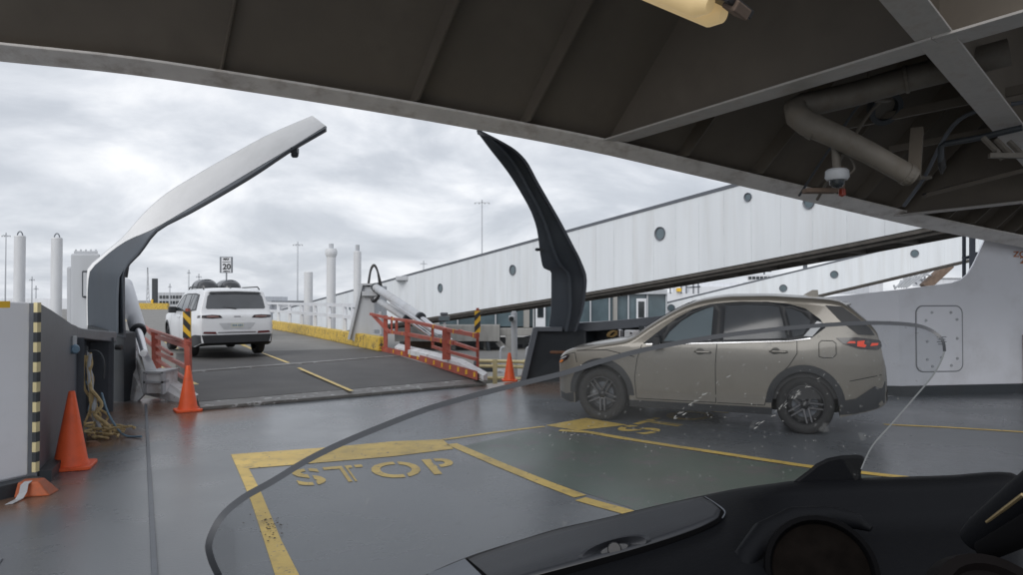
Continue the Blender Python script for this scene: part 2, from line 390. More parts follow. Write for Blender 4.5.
mb = MB(); rr_ = random.Random(5)
for cx_, cy_, n__, sx_, sy_ in ((273, 528, 40, 7, 6), (264, 518, 12, 12, 9), (410, 428, 6, 12, 4)):
    for i in range(n__):
        p_ = G(rr_.gauss(cx_, sx_), rr_.gauss(cy_, sy_), .009); r0_ = rr_.uniform(.002, .009)
        pts_ = [p_+V(math.cos(t_)*r0_*rr_.uniform(.5, 1.3), math.sin(t_)*r0_*rr_.uniform(.5, 1.3), 0) for t_ in (0, 1.1, 2.3, 3.4, 4.7)]
        mb.prism(pts_, V(0, 0, r0_*.5))
struct(mb.build('deck_crumbs', mat('crumbs', (.07, .055, .04), .9, var=.4, scale=30)), 'stuff')
# linkspan ramp: flap, second plate, carriageway
def zpl(pts, z0, z1=None): return [G(x, y, z) for x, y, z in pts]
nL, nR = G(200, 408, .05), G(487, 383.5, .05)
cL, cR = G(188, 373.5, .10), G(401, 356.8, .10)
fL, fR = G(176, 354, .10), G(380, 348.5, .10)
mb = MB()
th = V(0, 0, -0.10)
mb.loft([[nL, nR, nR+th*.5, nL+th*.5], [nL.lerp(cL, .09)+V(0, 0, .02), nR.lerp(cR, .09)+V(0, 0, .02), nR.lerp(cR, .09)+th, nL.lerp(cL, .09)+th]])
lip = mb.build('ramp_lip', M['lip_steel'], bevel=0.01)
root = thing('loading_ramp', 'dark steel loading ramp flap with pale worn lip lying on the ship deck', 'ramp', (nL+nR)/2)
lip.parent = root; lip.location = -root.location
l0, r0 = nL.lerp(cL, .093)+V(0, 0, .022), nR.lerp(cR, .093)+V(0, 0, .022)
mb = MB(); mb.loft([[l0, r0, r0+th, l0+th], [cL, cR, cR+th*3, cL+th*3]]); mb.build('flap_plate', M['asphalt'], root)
mb = MB(); c2L, c2R = cL.lerp(fL, .07), cR.lerp(fR, .07)
mb.loft([[cL+V(0, 0, .012), cR+V(0, 0, .012), cR+th*3, cL+th*3], [c2L+V(0, 0, .012), c2R+V(0, 0, .012), c2R+th*3, c2L+th*3]]); mb.build('hinge_strip', M['lip_steel'], root)
mb = MB(); mb.loft([[c2L, c2R, c2R+th*3, c2L+th*3], [fL, fR, fR+th*3, fL+th*3]]); mb.build('transition_plate', M['asphalt'], root)
mb = MB(); 
for a, b, w_ in (((352, 391.5), (302, 369.8), .08), ((304, 370.6), (299, 368.3), .08), ((301, 368), (264, 354), .08), ((197, 385), (150, 362), .08)):
    A, B = G(*a, .09), G(*b, .125); n = V(-(B-A).y, (B-A).x, 0).normalized()*w_/2
    mb.poly([A-n, A+n, B+n, B-n])
mb.build('centre_line', M['deck_yellow'], root)
# road behind
rp = [(380, 348.5), (378, 348), (330, 339.5), (269, 329), (215, 318), (190, 312.5), (172, 309.6), (60, 309.6), (40, 314), (90, 324), (130, 338), (176, 354)]
mb = MB(); zs = 0.10
mb.prism([G(x, y, zs)-V(0, 0, .5) for x, y in rp], V(0, 0, .5)); struct(mb.build('road', M['road_pale']))
mb = MB()
A = [(178, 350), (160, 338), (140, 327), (120, 318.5), (95, 313)]
for p, q in zip(A, A[1:]):
    a, b = G(*p, zs+.004), G(*q, zs+.004); n = V(-(b-a).y, (b-a).x, 0).normalized()*.07; mb.poly([a-n, a+n, b+n, b-n])
A = [(262, 353.5), (240, 344), (205, 328)]
for p, q in zip(A, A[1:]):
    a, b = G(*p, zs+.004), G(*q, zs+.004); n = V(-(b-a).y, (b-a).x, 0).normalized()*.07; mb.poly([a-n, a+n, b+n, b-n])
struct(mb.build('road_marking', M['deck_yellow']))
# yellow kerb on the right of the road
kr = [(378, 352.0), (351, 346.0), (330, 341.2), (310, 337), (290, 333), (269, 329), (240, 323)]
mb = MB(); secs = []
for i, (x, y) in enumerate(kr):
    p = G(x, y, zs); q = G(*kr[min(i+1, len(kr)-1)], zs); r_ = G(*kr[max(i-1, 0)], zs); d = (q-r_).normalized(); n = V(d.y, -d.x, 0)
    if n.x < 0: n = -n
    secs.append([p, p+n*.04+V(0, 0, .42), p+n*.28+V(0, 0, .42), p+n*.3])
mb.loft(secs); o = mb.build('kerb', M['yellow_paint'], bevel=0.03); tag(o, 'chipped yellow painted concrete kerb along the right side of the ramp road', 'kerb')
# far yellow barrier
mb = MB(); 
secs = []
for x in (126, 140, 155, 168):
    p = G(x, 309.6+ (x > 150)*.3, zs); secs.append([p, p+V(0, 0, .95), p+V(0, .5, .95), p+V(0, .5, 0)])
mb.loft(secs); tag(mb.build('road_barrier', M['yellow_paint']), 'low yellow barrier closing the far bend of the road', 'barrier')

# ---- ceiling
BEAM = [(-260, 40), (-100, 52), (0, 62), (120, 74), (246, 92), (360, 110), (475, 130), (600, 154), (665, 169), (730, 184), (820, 205), (904, 224.5), (970, 238), (1023, 248), (1120, 266), (1300, 300)]
def beam_d(x): 
    t = (x-0)/1023.0
    # straight line in plan from (-5.6,7.6) to (8.6,11.8)
    k = (x-512)/F; s = (5.6+k*7.6)/(14.2-k*4.2); return 7.6+4.2*s
def bp(x): return P(x, sinterp(BEAM, x), beam_d(x))
SL = V(.59, -.81, 0).normalized()
def slope(x, s): return bp(x)+SL*s+V(0, 0, 1.06*s)   # plate rising into the ship
xs = list(range(-260, 1301, 30))
ROOF = thing('ship_overhead', 'dark brown sloping steel plating and girders overhead inside the ship', 'ceiling', bp(500)); 
mb = MB()
mb.loft([[bp(x)+V(0, 0, 0), bp(x)+SL*.30+V(0, 0, .10), bp(x)+SL*.30+V(0, 0, .13), bp(x)+V(0, 0, .045)] for x in xs])
mb.build('edge_flange', mat('edge_paint', (0.74, 0.71, 0.68), 0.5, var=0.08, scale=4, dirt=(.30, .24, .19), dirt_amt=.55, dirt_scale=3.5, wear=(RUST, 17, .70), bump=.3, bscale=6), ROOF, bevel=0.006)
mb = MB()
top = 2.1
mb.loft([[slope(x, .12)+V(0, 0, .0), slope(x, top), slope(x, top)+V(0, 0, .05)-SL*.05, slope(x, .12)-SL*.06+V(0, 0, .05)] for x in xs])
mb.build('sloping_plate', M['ceiling_steel'], ROOF, smooth=True)
mb = MB()
mb.loft([[slope(x, top), slope(x, top)+SL*4.5, slope(x, top)+SL*4.5+V(0, 0, .1), slope(x, top)+V(0, 0, .1)] for x in xs])
mb.loft([[bp(x)+V(0, 0, .05), bp(x)+V(0, 0, 4.5), bp(x)+V(0, 0, 4.5)-SL*.04, bp(x)-SL*.04+V(0, 0, .05)] for x in xs])   # outside face of the house above
mb.build('deck_plate', M['ceiling_steel'], ROOF)
for x in (216, 404, 513, 668, 741, 795, 842, 878, 925, 950, 972, 990, 1006, 1030, -60):
    mb = MB(); hgt = .16 if x < 300 else .34
    if x < 300:
        mb.prism([slope(x, .1), slope(x, top), slope(x, top)-V(0, 0, .10), slope(x, .1)+SL*.09], TD*.02)
    else:
        mb.prism([slope(x, .13), slope(x, top), slope(x, top)-V(0, 0, hgt*1.2)+SL*.02, slope(x, .13)+SL*.24], TD*.025)
    mb.build('stiffener', M['ceiling_steel'], ROOF)
def girder(p0, p1, fw, webh, side=None):
    p0 = Vector(p0); p1 = Vector(p1); d = (p1-p0).normalized()
    n = V(-d.y, d.x, 0).normalized()*fw/2
    mb = MB(); mb.loft([[p-n, p+n, p+n+V(0, 0, .025), p-n+V(0, 0, .025)] for p in (p0, p1)]); mb.build('girder_flange', M['flange'] if fw < .5 else M['flange'], ROOF, bevel=0.004)
    m_ = n.normalized()*.008
    mb = MB(); mb.loft([[p-m_+V(0, 0, .026), p+m_+V(0, 0, .026), p+m_+V(0, 0, webh), p-m_+V(0, 0, webh)] for p in (p0, p1)]); mb.build_split('girder_web', M['ceiling_steel'], ROOF)
g1a = P(612, 143, 9.45); g1b = P(940, 44, 6.26); g1c = g1b+(g1b-g1a)*1.2; g1c.z = g1b.z+.15
girder(g1a, g1b, .34, 1.9); girder(g1b+(g1c-g1b)*.001, g1c, .34, 1.9)
g2b = P(1023, 146, 8.2); dd = (g2b-g1b)
girder(g1b-dd*1.5+V(0, 0, .03)*0, g1b+V(0, 0, -.004), .30, 1.6); girder(g1b+V(0, 0, -.004), g1b+dd*2.2, .30, 1.6)
g3a = P(897, 217, 10.9); g3b = P(1023, 203.5, 9.6)
girder(g3a, g3a+(g3b-g3a)*3.5, .16, .95)
# ceiling lamp
c = P(672, -8, 4.6)
root = thing('ceiling_lamp', 'long amber tube lamp fixed under the dark overhead plating', 'lamp', c)
d = (P(725, 12, 4.45)-P(630, -26, 4.9)).normalized(); n = d.cross(UP).normalized()
u2 = n.cross(d)
mb = MB(); mb.box(c+u2*.07, (1.05, .36, .06), d, n); mb.build('housing', M['black'], root, bevel=0.01)
M['lamp'] = mat('lamp_diffuser', (0.55, 0.43, 0.24), 0.35, var=0.05, emit=((0.75, 0.54, 0.26), 0.30))
mb = MB()
for s in (-1, 1):
    mb.tube([c+d*(-.48)+n*.10*s-u2*.005, c+d*(-.44)+n*.10*s-u2*.01, c+d*.30+n*.10*s-u2*.01, c+d*.38+n*.10*s-u2*.0], [.065, .095, .095, .05], 16)
mb.build_split('diffuser', M['lamp'], root, smooth=True)
mb = MB()
for s in (-1, 1): mb.box(c+d*s*.50+u2*.05, (.10, .20, .07), d, n)
mb.build_split('end_cap', M['timber'], root, bevel=0.01)

# pipes
def bez(pts, k=8):
    out = []
    n = len(pts)
    for i in range(n-1):
        p0 = pts[max(i-1, 0)]; p1 = pts[i]; p2 = pts[i+1]; p3 = pts[min(i+2, n-1)]
        for j in range(k):
            t = j/k; out.append(0.5*((2*p1)+(p2-p0)*t+(2*p0-5*p1+4*p2-p3)*t*t+(-p0+3*p1-3*p2+p3)*t**3))
    out.append(pts[-1]); return out
root = thing('lagged_pipe', 'thick grey lagged pipe with an elbow bend hanging in the overhead bay', 'pipe', P(800, 110, 7.6))
mb = MB(); mb.tube([P(1010, 52, 6.9), P(945, 70, 7.2), P(905, 80, 7.4), P(860, 93, 7.6), P(822, 102, 7.75), P(804, 105, 7.8), P(797, 109, 7.8), P(799, 117, 7.7), P(808, 124, 7.6), P(840, 138, 7.5), P(875, 156, 7.4), P(905, 173, 7.3), P(914, 178, 7.3)], [.135]*9+[.125, .115, .11, .10], 18); mb.build('pipe_body', M['pipe'], root, smooth=True)
for a, b, r_ in ((P(905, 80, 7.4), P(909, 79, 7.38), .15), (P(812, 126, 7.6), P(818, 129, 7.58), .14), (P(906, 173.6, 7.3), P(911, 176, 7.3), .118)):
    mb = MB(); mb.tube([a, b], r_, 18); mb.build('pipe_collar', M['pipe'], root, bevel=0.005)
mb = MB()
for (x, y) in ((930, 72), (870, 92)):
    mb.bar(P(x, y, 7.5), P(x, y-60, 7.5), .03)
mb.bar(P(915, 178, 7.3), P(918, 130, 7.6), .12, .08)
mb.build_split('pipe_hanger', M['ceiling_steel'], root)
root = thing('bracket_pipe', 'thin dark pipe ending in a downturned nozzle beside the lagged pipe', 'pipe', P(945, 145, 8.2))
mb = MB(); mb.tube([P(1023, 128, 7.6), P(980, 138, 7.9), P(946, 144, 8.1), P(942, 147, 8.1), P(942, 160, 8.1), P(943, 168, 8.1)], [.035]*5+[.03], 10); mb.build('tube', M['dark_steel'], root, smooth=True)
mb = MB(); mb.tube([P(943, 160, 8.1), P(943, 167, 8.1), P(943, 174, 8.1)], [.035, .045, .01], 10); mb.build('nozzle', M['black'], root)
mb = MB(); mb.tube([P(997+i*9, 150+2*i, 7.6) for i in range(1)]+[P(1003, 160, 7.6)], .02); 
for i in range(3): mb.tube([P(984+i*13, 138+i*2, 7.7), P(1000+i*12, 154+i, 7.6)], .03, 8)
mb.bar(P(990, 156, 7.6), P(1030, 156, 7.5), .07, .05)
tag(mb.build('valve_manifold', M['pipe']), 'small brown valve cluster behind the crossing girder at the right', 'valve')
root = thing('ring_duct', 'round flanged duct opening behind the lagged pipe', 'duct', P(885, 108, 8.3))
mb = MB(); mb.lathe(P(885, 108, 8.3), V(.1, -.8, -.55), [(.10, -.1), (.16, -.1), (.16, .03), (.20, .03), (.20, .06), (.14, .06), (.14, -.1)], 24); mb.build('ring', M['dark_steel'], root, smooth=True)
mb = MB(); mb.lathe(P(885, 108, 8.3), V(.1, -.8, -.55), [(.0, -.02), (.14, -.02)], 24); mb.build('cover', M['pipe'], root)
root = thing('conduit_run', 'thin conduits clipped along the overhead beside the dome camera', 'conduit', P(860, 150, 8.6))
for k, (pa, pm, pb) in enumerate(((P(800, 196, 9.6), P(830, 150, 8.7), P(870, 96, 7.9)), (P(818, 200, 9.7), P(846, 152, 8.8), P(884, 100, 8.0)), (P(905, 206, 9.6), P(925, 178, 9.0), P(960, 120, 8.2)))):
    mb = MB(); mb.tube(bez([pa, pm, pb, pb+V(.5, -.4, .1)]), .016+.004*k, 8); mb.build('conduit', (M['dark_steel'], M['pipe'], M['grey_steel'])[k], root, smooth=True)
for pa in (P(846, 152, 8.8), P(884, 100, 8.0), P(925, 178, 9.0)):
    mb = MB(); mb.box(pa, (.16, .10, .05)); mb.build('junction_box', M['pipe'], root, bevel=.01)
root = thing('cable_tray', 'narrow cable tray running under the plating near the right edge', 'cable tray', P(980, 180, 8.6))
tr0, tr1 = P(925, 196, 9.3), P(1035, 168, 8.2)
for o_s in (-.06, .06):
    mb = MB(); mb.bar(tr0+V(0, o_s, 0), tr1+V(0, o_s, 0), .012, .05); mb.build('side_rail', M['ceiling_steel'], root)
for k in range(12):
    p_ = tr0.lerp(tr1, k/11); mb = MB(); mb.bar(p_+V(0, -.06, 0), p_+V(0, .06, 0), .014); mb.build('rung', M['ceiling_steel'], root)
for k in range(3):
    mb = MB(); mb.tube([tr0.lerp(tr1, q_)+V(0, -.035+.035*k, .02+random.uniform(-.006, .006)) for q_ in [i/8 for i in range(9)]], .011, 6); mb.build('cable', M['black'], root, smooth=True)
# longitudinal ledges in the bay
mb = MB(); mb.bar(P(820, 131, 8.8), P(1030, 88, 7.6), .05, .10); mb.bar(P(890, 150, 9.2), P(1030, 124, 8.4), .04, .08)
mb.build('bay_ledge', M['ceiling_steel'], ROOF)
# dome camera
cc = P(838, 176, 7.6)
root = thing('dome_camera', 'white dome security camera hanging under the overhead plating', 'camera', cc)
mb = MB(); mb.lathe(cc, UP, [(.0, .07), (.10, .07), (.12, .05), (.125, -.02), (.105, -.05), (.08, -.05)], 24); mb.build('housing', M['light_grey'], root, smooth=True)
mb = MB(); mb.lathe(cc, UP, [(.082, -.045), (.078, -.09), (.05, -.125), (.0, -.14)], 20); mb.build('dome', M['glass_dark'], root, smooth=True)
mb = MB(); mb.tube([cc+V(0, 0, .06), cc+V(-.02, 0, .42)], .045, 12); mb.tube(bez([cc+V(.11, 0, .0), cc+V(.19, 0, .08), cc+V(.14, 0, .2), cc+V(0, 0, .26)]), .012, 6); mb.build('bracket', M['pipe'], root, smooth=True)
cc = P(843, 193, 7.9)
root = thing('warning_beacon', 'small red and amber beacon below the dome camera', 'lamp', cc)
mb = MB(); mb.lathe(cc, UP, [(0, .05), (.035, .04), (.04, -.03), (0, -.05)], 14); mb.build('lens', mat('beacon_lens', (0.20, 0.03, 0.015), 0.3, emit=((1, .08, .03), .015)), root, smooth=True)
mb = MB(); mb.box(cc+V(-.25, 0, .02), (.36, .14, .05)); mb.tube([cc, cc+V(0, 0, .3)], .03, 8); mb.build('mount', M['timber'], root, bevel=0.008)

# ---- left hull side
root = thing('hull_door', 'white steel door panel with a yellow and black striped edge at the left', 'door', G(0, 500))
a = V(-4.6, 4.9, 0); b = V(-4.13, 6.0, 0); n = V(-1, 0.2, 0).normalized()*.12
mb = MB(); za0, za1 = .12, P(34, 303, 6.0).z
ta = P(0, 298, 5.67).z
mb.loft([[a+V(0, 0, za0), a+V(0, 0, ta+.01), a+n+V(0, 0, ta+.01), a+n+V(0, 0, za0)], [b+V(0, 0, za0), b+V(0, 0, za1), b+n+V(0, 0, za1), b+n+V(0, 0, za0)]])
mb.build('panel', M['wall_white'], root, bevel=0.012)
mb = MB(); mb.box(P(3, 305, 5.25), (.09, .02, .05), (b-a).normalized()); mb.build('label_plate', M['tape_yellow'], root)
mb = MB()
hx = (b-a).normalized()
q = a.lerp(b, .60)+V(.012, 0, 0)
for (z, l_) in ((1.48, .06), (1.28, .06)): mb.box(q+V(0, 0, z), (l_, .02, .014), hx)
mb.box(q+hx*-.03+V(0, 0, 1.38), (.014, .02, .21), hx)
mb.build('handle', M['light_grey'], root)
mb = MB(); e0 = b+V(.035, .012, 0)
k = 9
for i in range(k*2-1):
    z0 = lerp(.14, za1, i/(k*2-1)); z1 = lerp(.14, za1, (i+1)/(k*2-1))
    mb.prism([e0+V(-.012, 0, z0), e0+V(.020, 0, z0+.0), e0+V(.020, 0.05, z0), e0+V(-.012, 0.05, z0)], V(0, 0, z1-z0-.0005), i % 2)
mb.build('hazard_edge', [M['cream_yellow'], M['dark_steel']], root)
root['label'] = 'white steel door panel with yellow and black striped edge at the far left'
# grey bulwark with alcove
def W(x, y, s): return P(x, y, s)
def base(x): # wall base line in plan as function of px x (37..112)
    return G(x, interp([(37, 484), (60, 460), (75, 443), (80, 438), (112, 409)], x))
root = thing('bulwark', 'dark grey steel bulwark sloping down to the ramp opening, with an alcove', 'bulwark', base(60))
def colz(x, y):
    p = base(x); return V(p.x, p.y, P(x, y, p.y).z)
thk = V(-.35, -.05, 0)
topc = [(37, 303.5), (50, 311), (62, 319), (70, 324.5), (76, 327)]
mb = MB(); mb.loft([[base(x), colz(x, y), colz(x, y)+thk, base(x)+thk] for x, y in topc]); mb.build('plating', M['grey_steel'], root)
# top beam over the alcove + posts + back
t2 = [(76, 327), (82, 329), (95, 330.5), (116, 332.5)]
mb = MB(); mb.loft([[colz(min(x, 112), y+10 if x > 76 else y+14)+V((x-min(x, 112))*.015, 0, 0), colz(min(x, 112), y)+V((x-min(x, 112))*.015, 0, 0), colz(min(x, 112), y)+thk, colz(min(x, 112), y+10)+thk] for x, y in t2]); mb.build('coaming', M['grey_steel'], root, bevel=0.01)
bk = V(-.55, .15, 0)
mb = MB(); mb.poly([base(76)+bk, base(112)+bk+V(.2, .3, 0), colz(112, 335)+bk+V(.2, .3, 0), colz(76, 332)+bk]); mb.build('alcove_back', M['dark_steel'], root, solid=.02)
mb = MB()
for x in (76.5, 108): mb.loft([[base(x), base(x)+V(.07, 0.02, 0), base(x)+V(.07, 0.02, 0)+thk, base(x)+thk], [colz(x, 338), colz(x, 338)+V(.07, 0.02, 0), colz(x, 338)+V(.07, .02, 0)+thk, colz(x, 338)+thk]])
x = 101; mb.loft([[base(x)+thk*.7, base(x)+thk*.7+V(.05, .02, 0), base(x)+thk*.8, base(x)+thk*1.2], [colz(x, 338)+thk*.7, colz(x, 338)+thk*.7+V(.05, .02, 0), colz(x, 338)+thk*.8, colz(x, 338)+thk*1.2]])
mb.build_split('post', M['grey_steel'], root, bevel=0.006)
mb = MB(); mb.bar(base(38)+V(.06, 0, .05), base(76)+V(.06, 0, .05), .10, .10); mb.bar(a+V(.05, 0, .05), b+V(.08, .0, .05), .14, .12); mb.build('toe_plate', M['dark_steel'], root)
# small items in the alcove
q = colz(71, 347); 
root = thing('wall_light', 'small blue grey bulkhead light on the dark wall left of the alcove', 'light', q)
mb = MB(); mb.lathe(q+V(.02, 0, -.03), V(1, -.6, 0), [(.0, .05), (.04, .045), (.055, .02), (.055, 0)], 14); mb.build('lens', M['hose_blue'], root, smooth=True)
mb = MB(); mb.box(q+V(.02, 0, .06), (.03, .07, .11)); mb.build('bracket', M['light_grey'], root, bevel=0.005)

# hanging ropes
def wob(p0, p1, n, amp, seed):
    rr = random.Random(seed); out = []
    for i in range(n+1):
        t = i/n; k = math.sin(t*math.pi)**.5 if 0 < t < 1 else 0
        out.append(Vector(p0).lerp(Vector(p1), t)+V(rr.uniform(-amp, amp), rr.uniform(-amp, amp), rr.uniform(-amp, amp)*.3)*k)
    return bez(out, 4)
rp0 = base(82)+V(.1, -.05, 0)
hook = V(rp0.x-.02, rp0.y, P(80, 352, rp0.y).z)
root = thing('hanging_ropes', 'tangle of cream ropes and straps hanging in the alcove and piled on deck', 'rope', rp0)
for i in range(8):
    mb = MB(); e_ = rp0+V(random.uniform(-.05, .38), random.uniform(-.12, .15), .04)
    mid = hook+V(random.uniform(-.02, .08), random.uniform(-.05, .05), -.45)
    pts = wob(hook+V(random.uniform(-.02, .03), random.uniform(-.03, .03), random.uniform(-.05, .02)), mid, 3, .02, i)+wob(mid, e_, 5, .06, i+50)
    mb.tube(pts, .014 if i % 3 else .02, 7); mb.build('rope_strand', M['rope'] if i % 4 != 2 else M['light_grey'], root, smooth=True)
mb = MB()
for i in range(9):
    c = rp0+V(random.uniform(-.05, .42), random.uniform(-.2, .15), .02+.012*i); r_ = random.uniform(.10, .24)
    mb.tube([c+V(math.cos(t)*r_*random.uniform(.8, 1.15), math.sin(t)*r_*.7*random.uniform(.8, 1.15), random.uniform(0, .03)) for t in [j*.45 for j in range(13)]], .014, 6)
mb.build('rope_pile', M['rope'], root, smooth=True)
mb = MB(); mb.tube(bez([rp0+V(.1, .1, .5), rp0+V(.25, 0, .25), rp0+V(.45, -.05, .03), rp0+V(.7, -.12, .02)]), .012, 6)
mb.tube(bez([hook+V(0, 0, -.35), hook+V(.06, 0, -.5), hook+V(.03, 0, -.7)]), .014, 6); mb.build('blue_line', M['hose_blue'], root, smooth=True)
mb = MB(); mb.tube([hook+V(0, 0, .06), hook+V(0, 0, -.35)], .012, 6); mb.tube(bez([hook, hook+V(.13, 0, .0), hook+V(.2, 0, -.12), hook+V(.2, 0, -.32)]), .012, 6); mb.build('hook', M['dark_steel'], root, smooth=True)
p = G(92, 446)
mb = MB(); mb.lathe(p, UP, [(.0, .05), (.05, .045), (.09, .0)], 14); tag(mb.build('pad_eye', M['rust']), 'small rusty pad eye on the deck beside the rope pile', 'fitting')

# light grey housing behind the bulwark
root = thing('machinery_house', 'light grey steel machinery housing with a tall slot window behind the bulwark', 'housing', G(95, 400))
def bx4(mb, x0, x1, y0, y1, d, dep=1.0, skew=0.0):
    a, b, c, e = P(x0, y1, d), P(x1, y1, d+skew), P(x1, y0, d+skew), P(x0, y0, d); r_ = (a+b)/2; mb.prism([a, b, c, e], V(r_.x/r_.y*dep, dep, 0))
mb = MB(); bx4(mb, 71, 100, 254, 345, 12.6, 1.6); bx4(mb, 67, 72, 267, 345, 12.8, 1.2); mb.build('casing', M['light_grey'], root, bevel=0.03)
mb = MB(); bx4(mb, 82, 88, 271, 298, 12.55, .1); mb.build('slot_frame', M['dark_steel'], root, bevel=0.02)
mb = MB(); bx4(mb, 83.3, 87, 273, 296.5, 12.52, .06); mb.build('slot_pane', M['light_grey'], root)
mb = MB(); bx4(mb, 74, 98, 251.5, 254, 12.7, 1.3)
for i in range(5): bx4(mb, 75+i*5, 77+i*5, 249.8, 252, 12.9, .2)
mb.build('roof_fitting', M['light_grey'], root)

# ---- curved gate arms
def arm(name, label, A, B, C, dA, dB, dC, back, mats):
    n = 28; secs = []
    def smp(tab, t):
        m = len(tab)-1; xt = [(i/m, p[0]) for i, p in enumerate(tab)]; yt = [(i/m, p[1]) for i, p in enumerate(tab)]
        return sinterp(xt, t), sinterp(yt, t)
    for i in range(n+1):
        t = i/n
        a = P(*smp(A, t), lerp(*dA, t)); b = P(*smp(B, t), lerp(*dB, t)); c = P(*smp(C, t), lerp(*dC, t))
        secs.append((a, b, c, t))
    return secs
lA = [(87, 328), (86.5, 300), (87, 273), (102, 256), (123, 238), (143, 215), (164, 196), (194, 177), (227, 158), (269, 135), (313, 116)]
lB = [(88, 328), (87.5, 301), (89, 275), (105, 257), (127, 241), (150, 231), (185, 211), (212, 195), (252, 171), (290, 148.5), (326, 126)]
lC = [(124, 338), (123, 305), (123, 279), (127, 267), (139, 254), (156, 232), (187, 215), (212, 201), (254, 176), (290, 152), (326, 131)]
root = thing('gate_arm', 'white topped curved steel arm rising over the ramp from the left', 'gate arm', G(110, 408))
S = arm('', '', lA, lB, lC, (11.5, 11.5), (11.3, 10.7), (11.0, 10.6), .5, None)
def alo(p, k, dz=0): return p+V(p.x/p.y*k, k, dz)
mb = MB()
for_s = []
for a, b, c, t in S:
    bk_ = lerp(.9, .25, t)
    for_s.append([a, b, b+V(0, .05, 0), a+V(.0, .05, 0)])
mb.loft(for_s); mb.build('outer_plate', mat('arm_white', (.90, .90, .90), .5, var=.03, dirt=(.6, .6, .58), dirt_amt=.25), root, smooth=True, sharp=30)
mb = MB(); mb.loft([[b+V(0, 0, -.005), c, c+V(0, .06, 0), b+V(0, .06, 0)] for a, b, c, t in S]); mb.build('side_web', M['arm_dark'], root, smooth=True, sharp=30)
mb = MB(); mb.loft([[c, alo(c, lerp(1.1, .3, t), lerp(0, .1, t)), alo(c, lerp(1.1, .3, t), lerp(0, .1, t)+.04), c+V(0, 0, .04)] for a, b, c, t in S]); mb.build('under_flange', M['arm_dark'], root, smooth=True, sharp=30)
mb = MB(); mb.loft([[alo(a, .06, -.01), alo(a, lerp(1.1, .25, t), -.02), alo(a, lerp(1.1, .25, t), .02), alo(a, .06, .02)] for a, b, c, t in S]); mb.build('top_flange', M['white_paint'], root, smooth=True, sharp=30)
mb = MB(); mb.prism([P(87.5, 326, 11.15), P(124, 334, 11.1), P(124, 420, 11.1), P(87.5, 420, 11.15)], V(0, .35, 0)); mb.build('foot', M['dark_steel'], root)
q = P(295, 151, 10.7); mb = MB(); mb.box(q, (.10, .1, .08)); mb.lathe(q+V(0, 0, -.06), V(1, 0, 0), [(.03, -.05), (.05, -.03), (.05, .03), (.03, .05)], 10); mb.build('latch', M['dark_steel'], root)
# inner stiffener of the wide lower part
mb = MB(); mb.loft([[P(x, y, 11.0), P(x+2.5, y, 10.9), P(x+2.5, y, 11.3), P(x, y, 11.3)] for x, y in ((116, 334), (116, 300), (117, 278), (126, 262))]); mb.build('stiffener', M['arm_dark'], root, smooth=True)

rA = [(577, 332), (585.5, 303), (587.5, 280), (582, 262), (574, 246), (562, 223), (550, 202), (538, 181), (527, 161), (516, 150), (505, 143), (480, 130)]
rB = [(549, 332), (552, 305), (552, 273), (544, 268), (541, 255), (538, 232), (533, 215), (521, 192), (509, 173), (500, 161), (492, 151), (477, 131)]
root = thing('gate_arm', 'dark blue grey curved steel arm rising to the overhead from the right', 'gate arm', sillR)
def smp(tab, t):
    m = len(tab)-1; return sinterp([(i/m, p[0]) for i, p in enumerate(tab)], t), sinterp([(i/m, p[1]) for i, p in enumerate(tab)], t)
secA = []; n_ = 34
rows = []
for i in range(n_+1):
    t = i/n_; dA = lerp(13.6, 12.2, t); a = P(*smp(rA, t), dA); b = P(*smp(rB, t), dA+.25); rows.append((a, b, t))
mb = MB(); mb.loft([[b, a+V(0, .22, 0), a+V(0, .30, 0), b+V(0, .08, 0)] for a, b, t in rows]); mb.build('web_plate', M['arm_dark'], root, smooth=True, sharp=30)
mb = MB(); mb.loft([[a, a+V(-.05, -.01, -.01), a+V(-.05, .30, -.01), a+V(0, .34, 0)] for a, b, t in rows]); mb.build('rim_flange', M['grey_steel'], root, smooth=True, sharp=30)
mb = MB()
cl = []
for a, b, t in rows:
    c_ = a.lerp(b, .38+.25*math.sin(t*3)); cl.append([c_, c_+V(-.03, -.12, 0), c_+V(-.02, -.12, 0)+V(.05, 0, 0), c_+V(.04, .02, 0)])
mb.loft([[p+V(0, .05, 0) for p in s] for s in cl]); mb.build('stiffener', M['arm_dark'], root, smooth=True)
mb = MB(); mb.tube([P(539, 250, 13.2), P(537, 250, 13.1)], .03, 8); mb.box(P(541, 250, 13.2), (.10, .06, .05)); mb.build('latch', M['dark_steel'], root)
mb = MB(); mb.lathe(P(561, 353, 13.4), V(1, -.2, 0), [(.02, -.2), (.03, -.18), (.03, .12), (.045, .12), (.045, .17)], 10); mb.build('hinge_pin', M['rust'], root)
# dark angled plate at its foot
root = thing('bulwark', 'black steel bulwark with a slanted edge below the right gate arm', 'bulwark', G(545, 381))
mb = MB(); mb.prism([P(536, 330, 13.7), P(586, 331, 13.9), P(586, 388, 13.9), P(523, 385, 13.7)], V(0, .25, 0)); mb.build('plating', M['dark_steel'], root)
mb = MB(); mb.bar(P(536, 329, 13.68), P(522.5, 386, 13.68), .10, .3, up=V(0, 1, 0)); mb.bar(P(535, 329.5, 13.68), P(562, 329.5, 13.7), .25, .08); mb.build('edge_flange', M['grey_steel'], root)

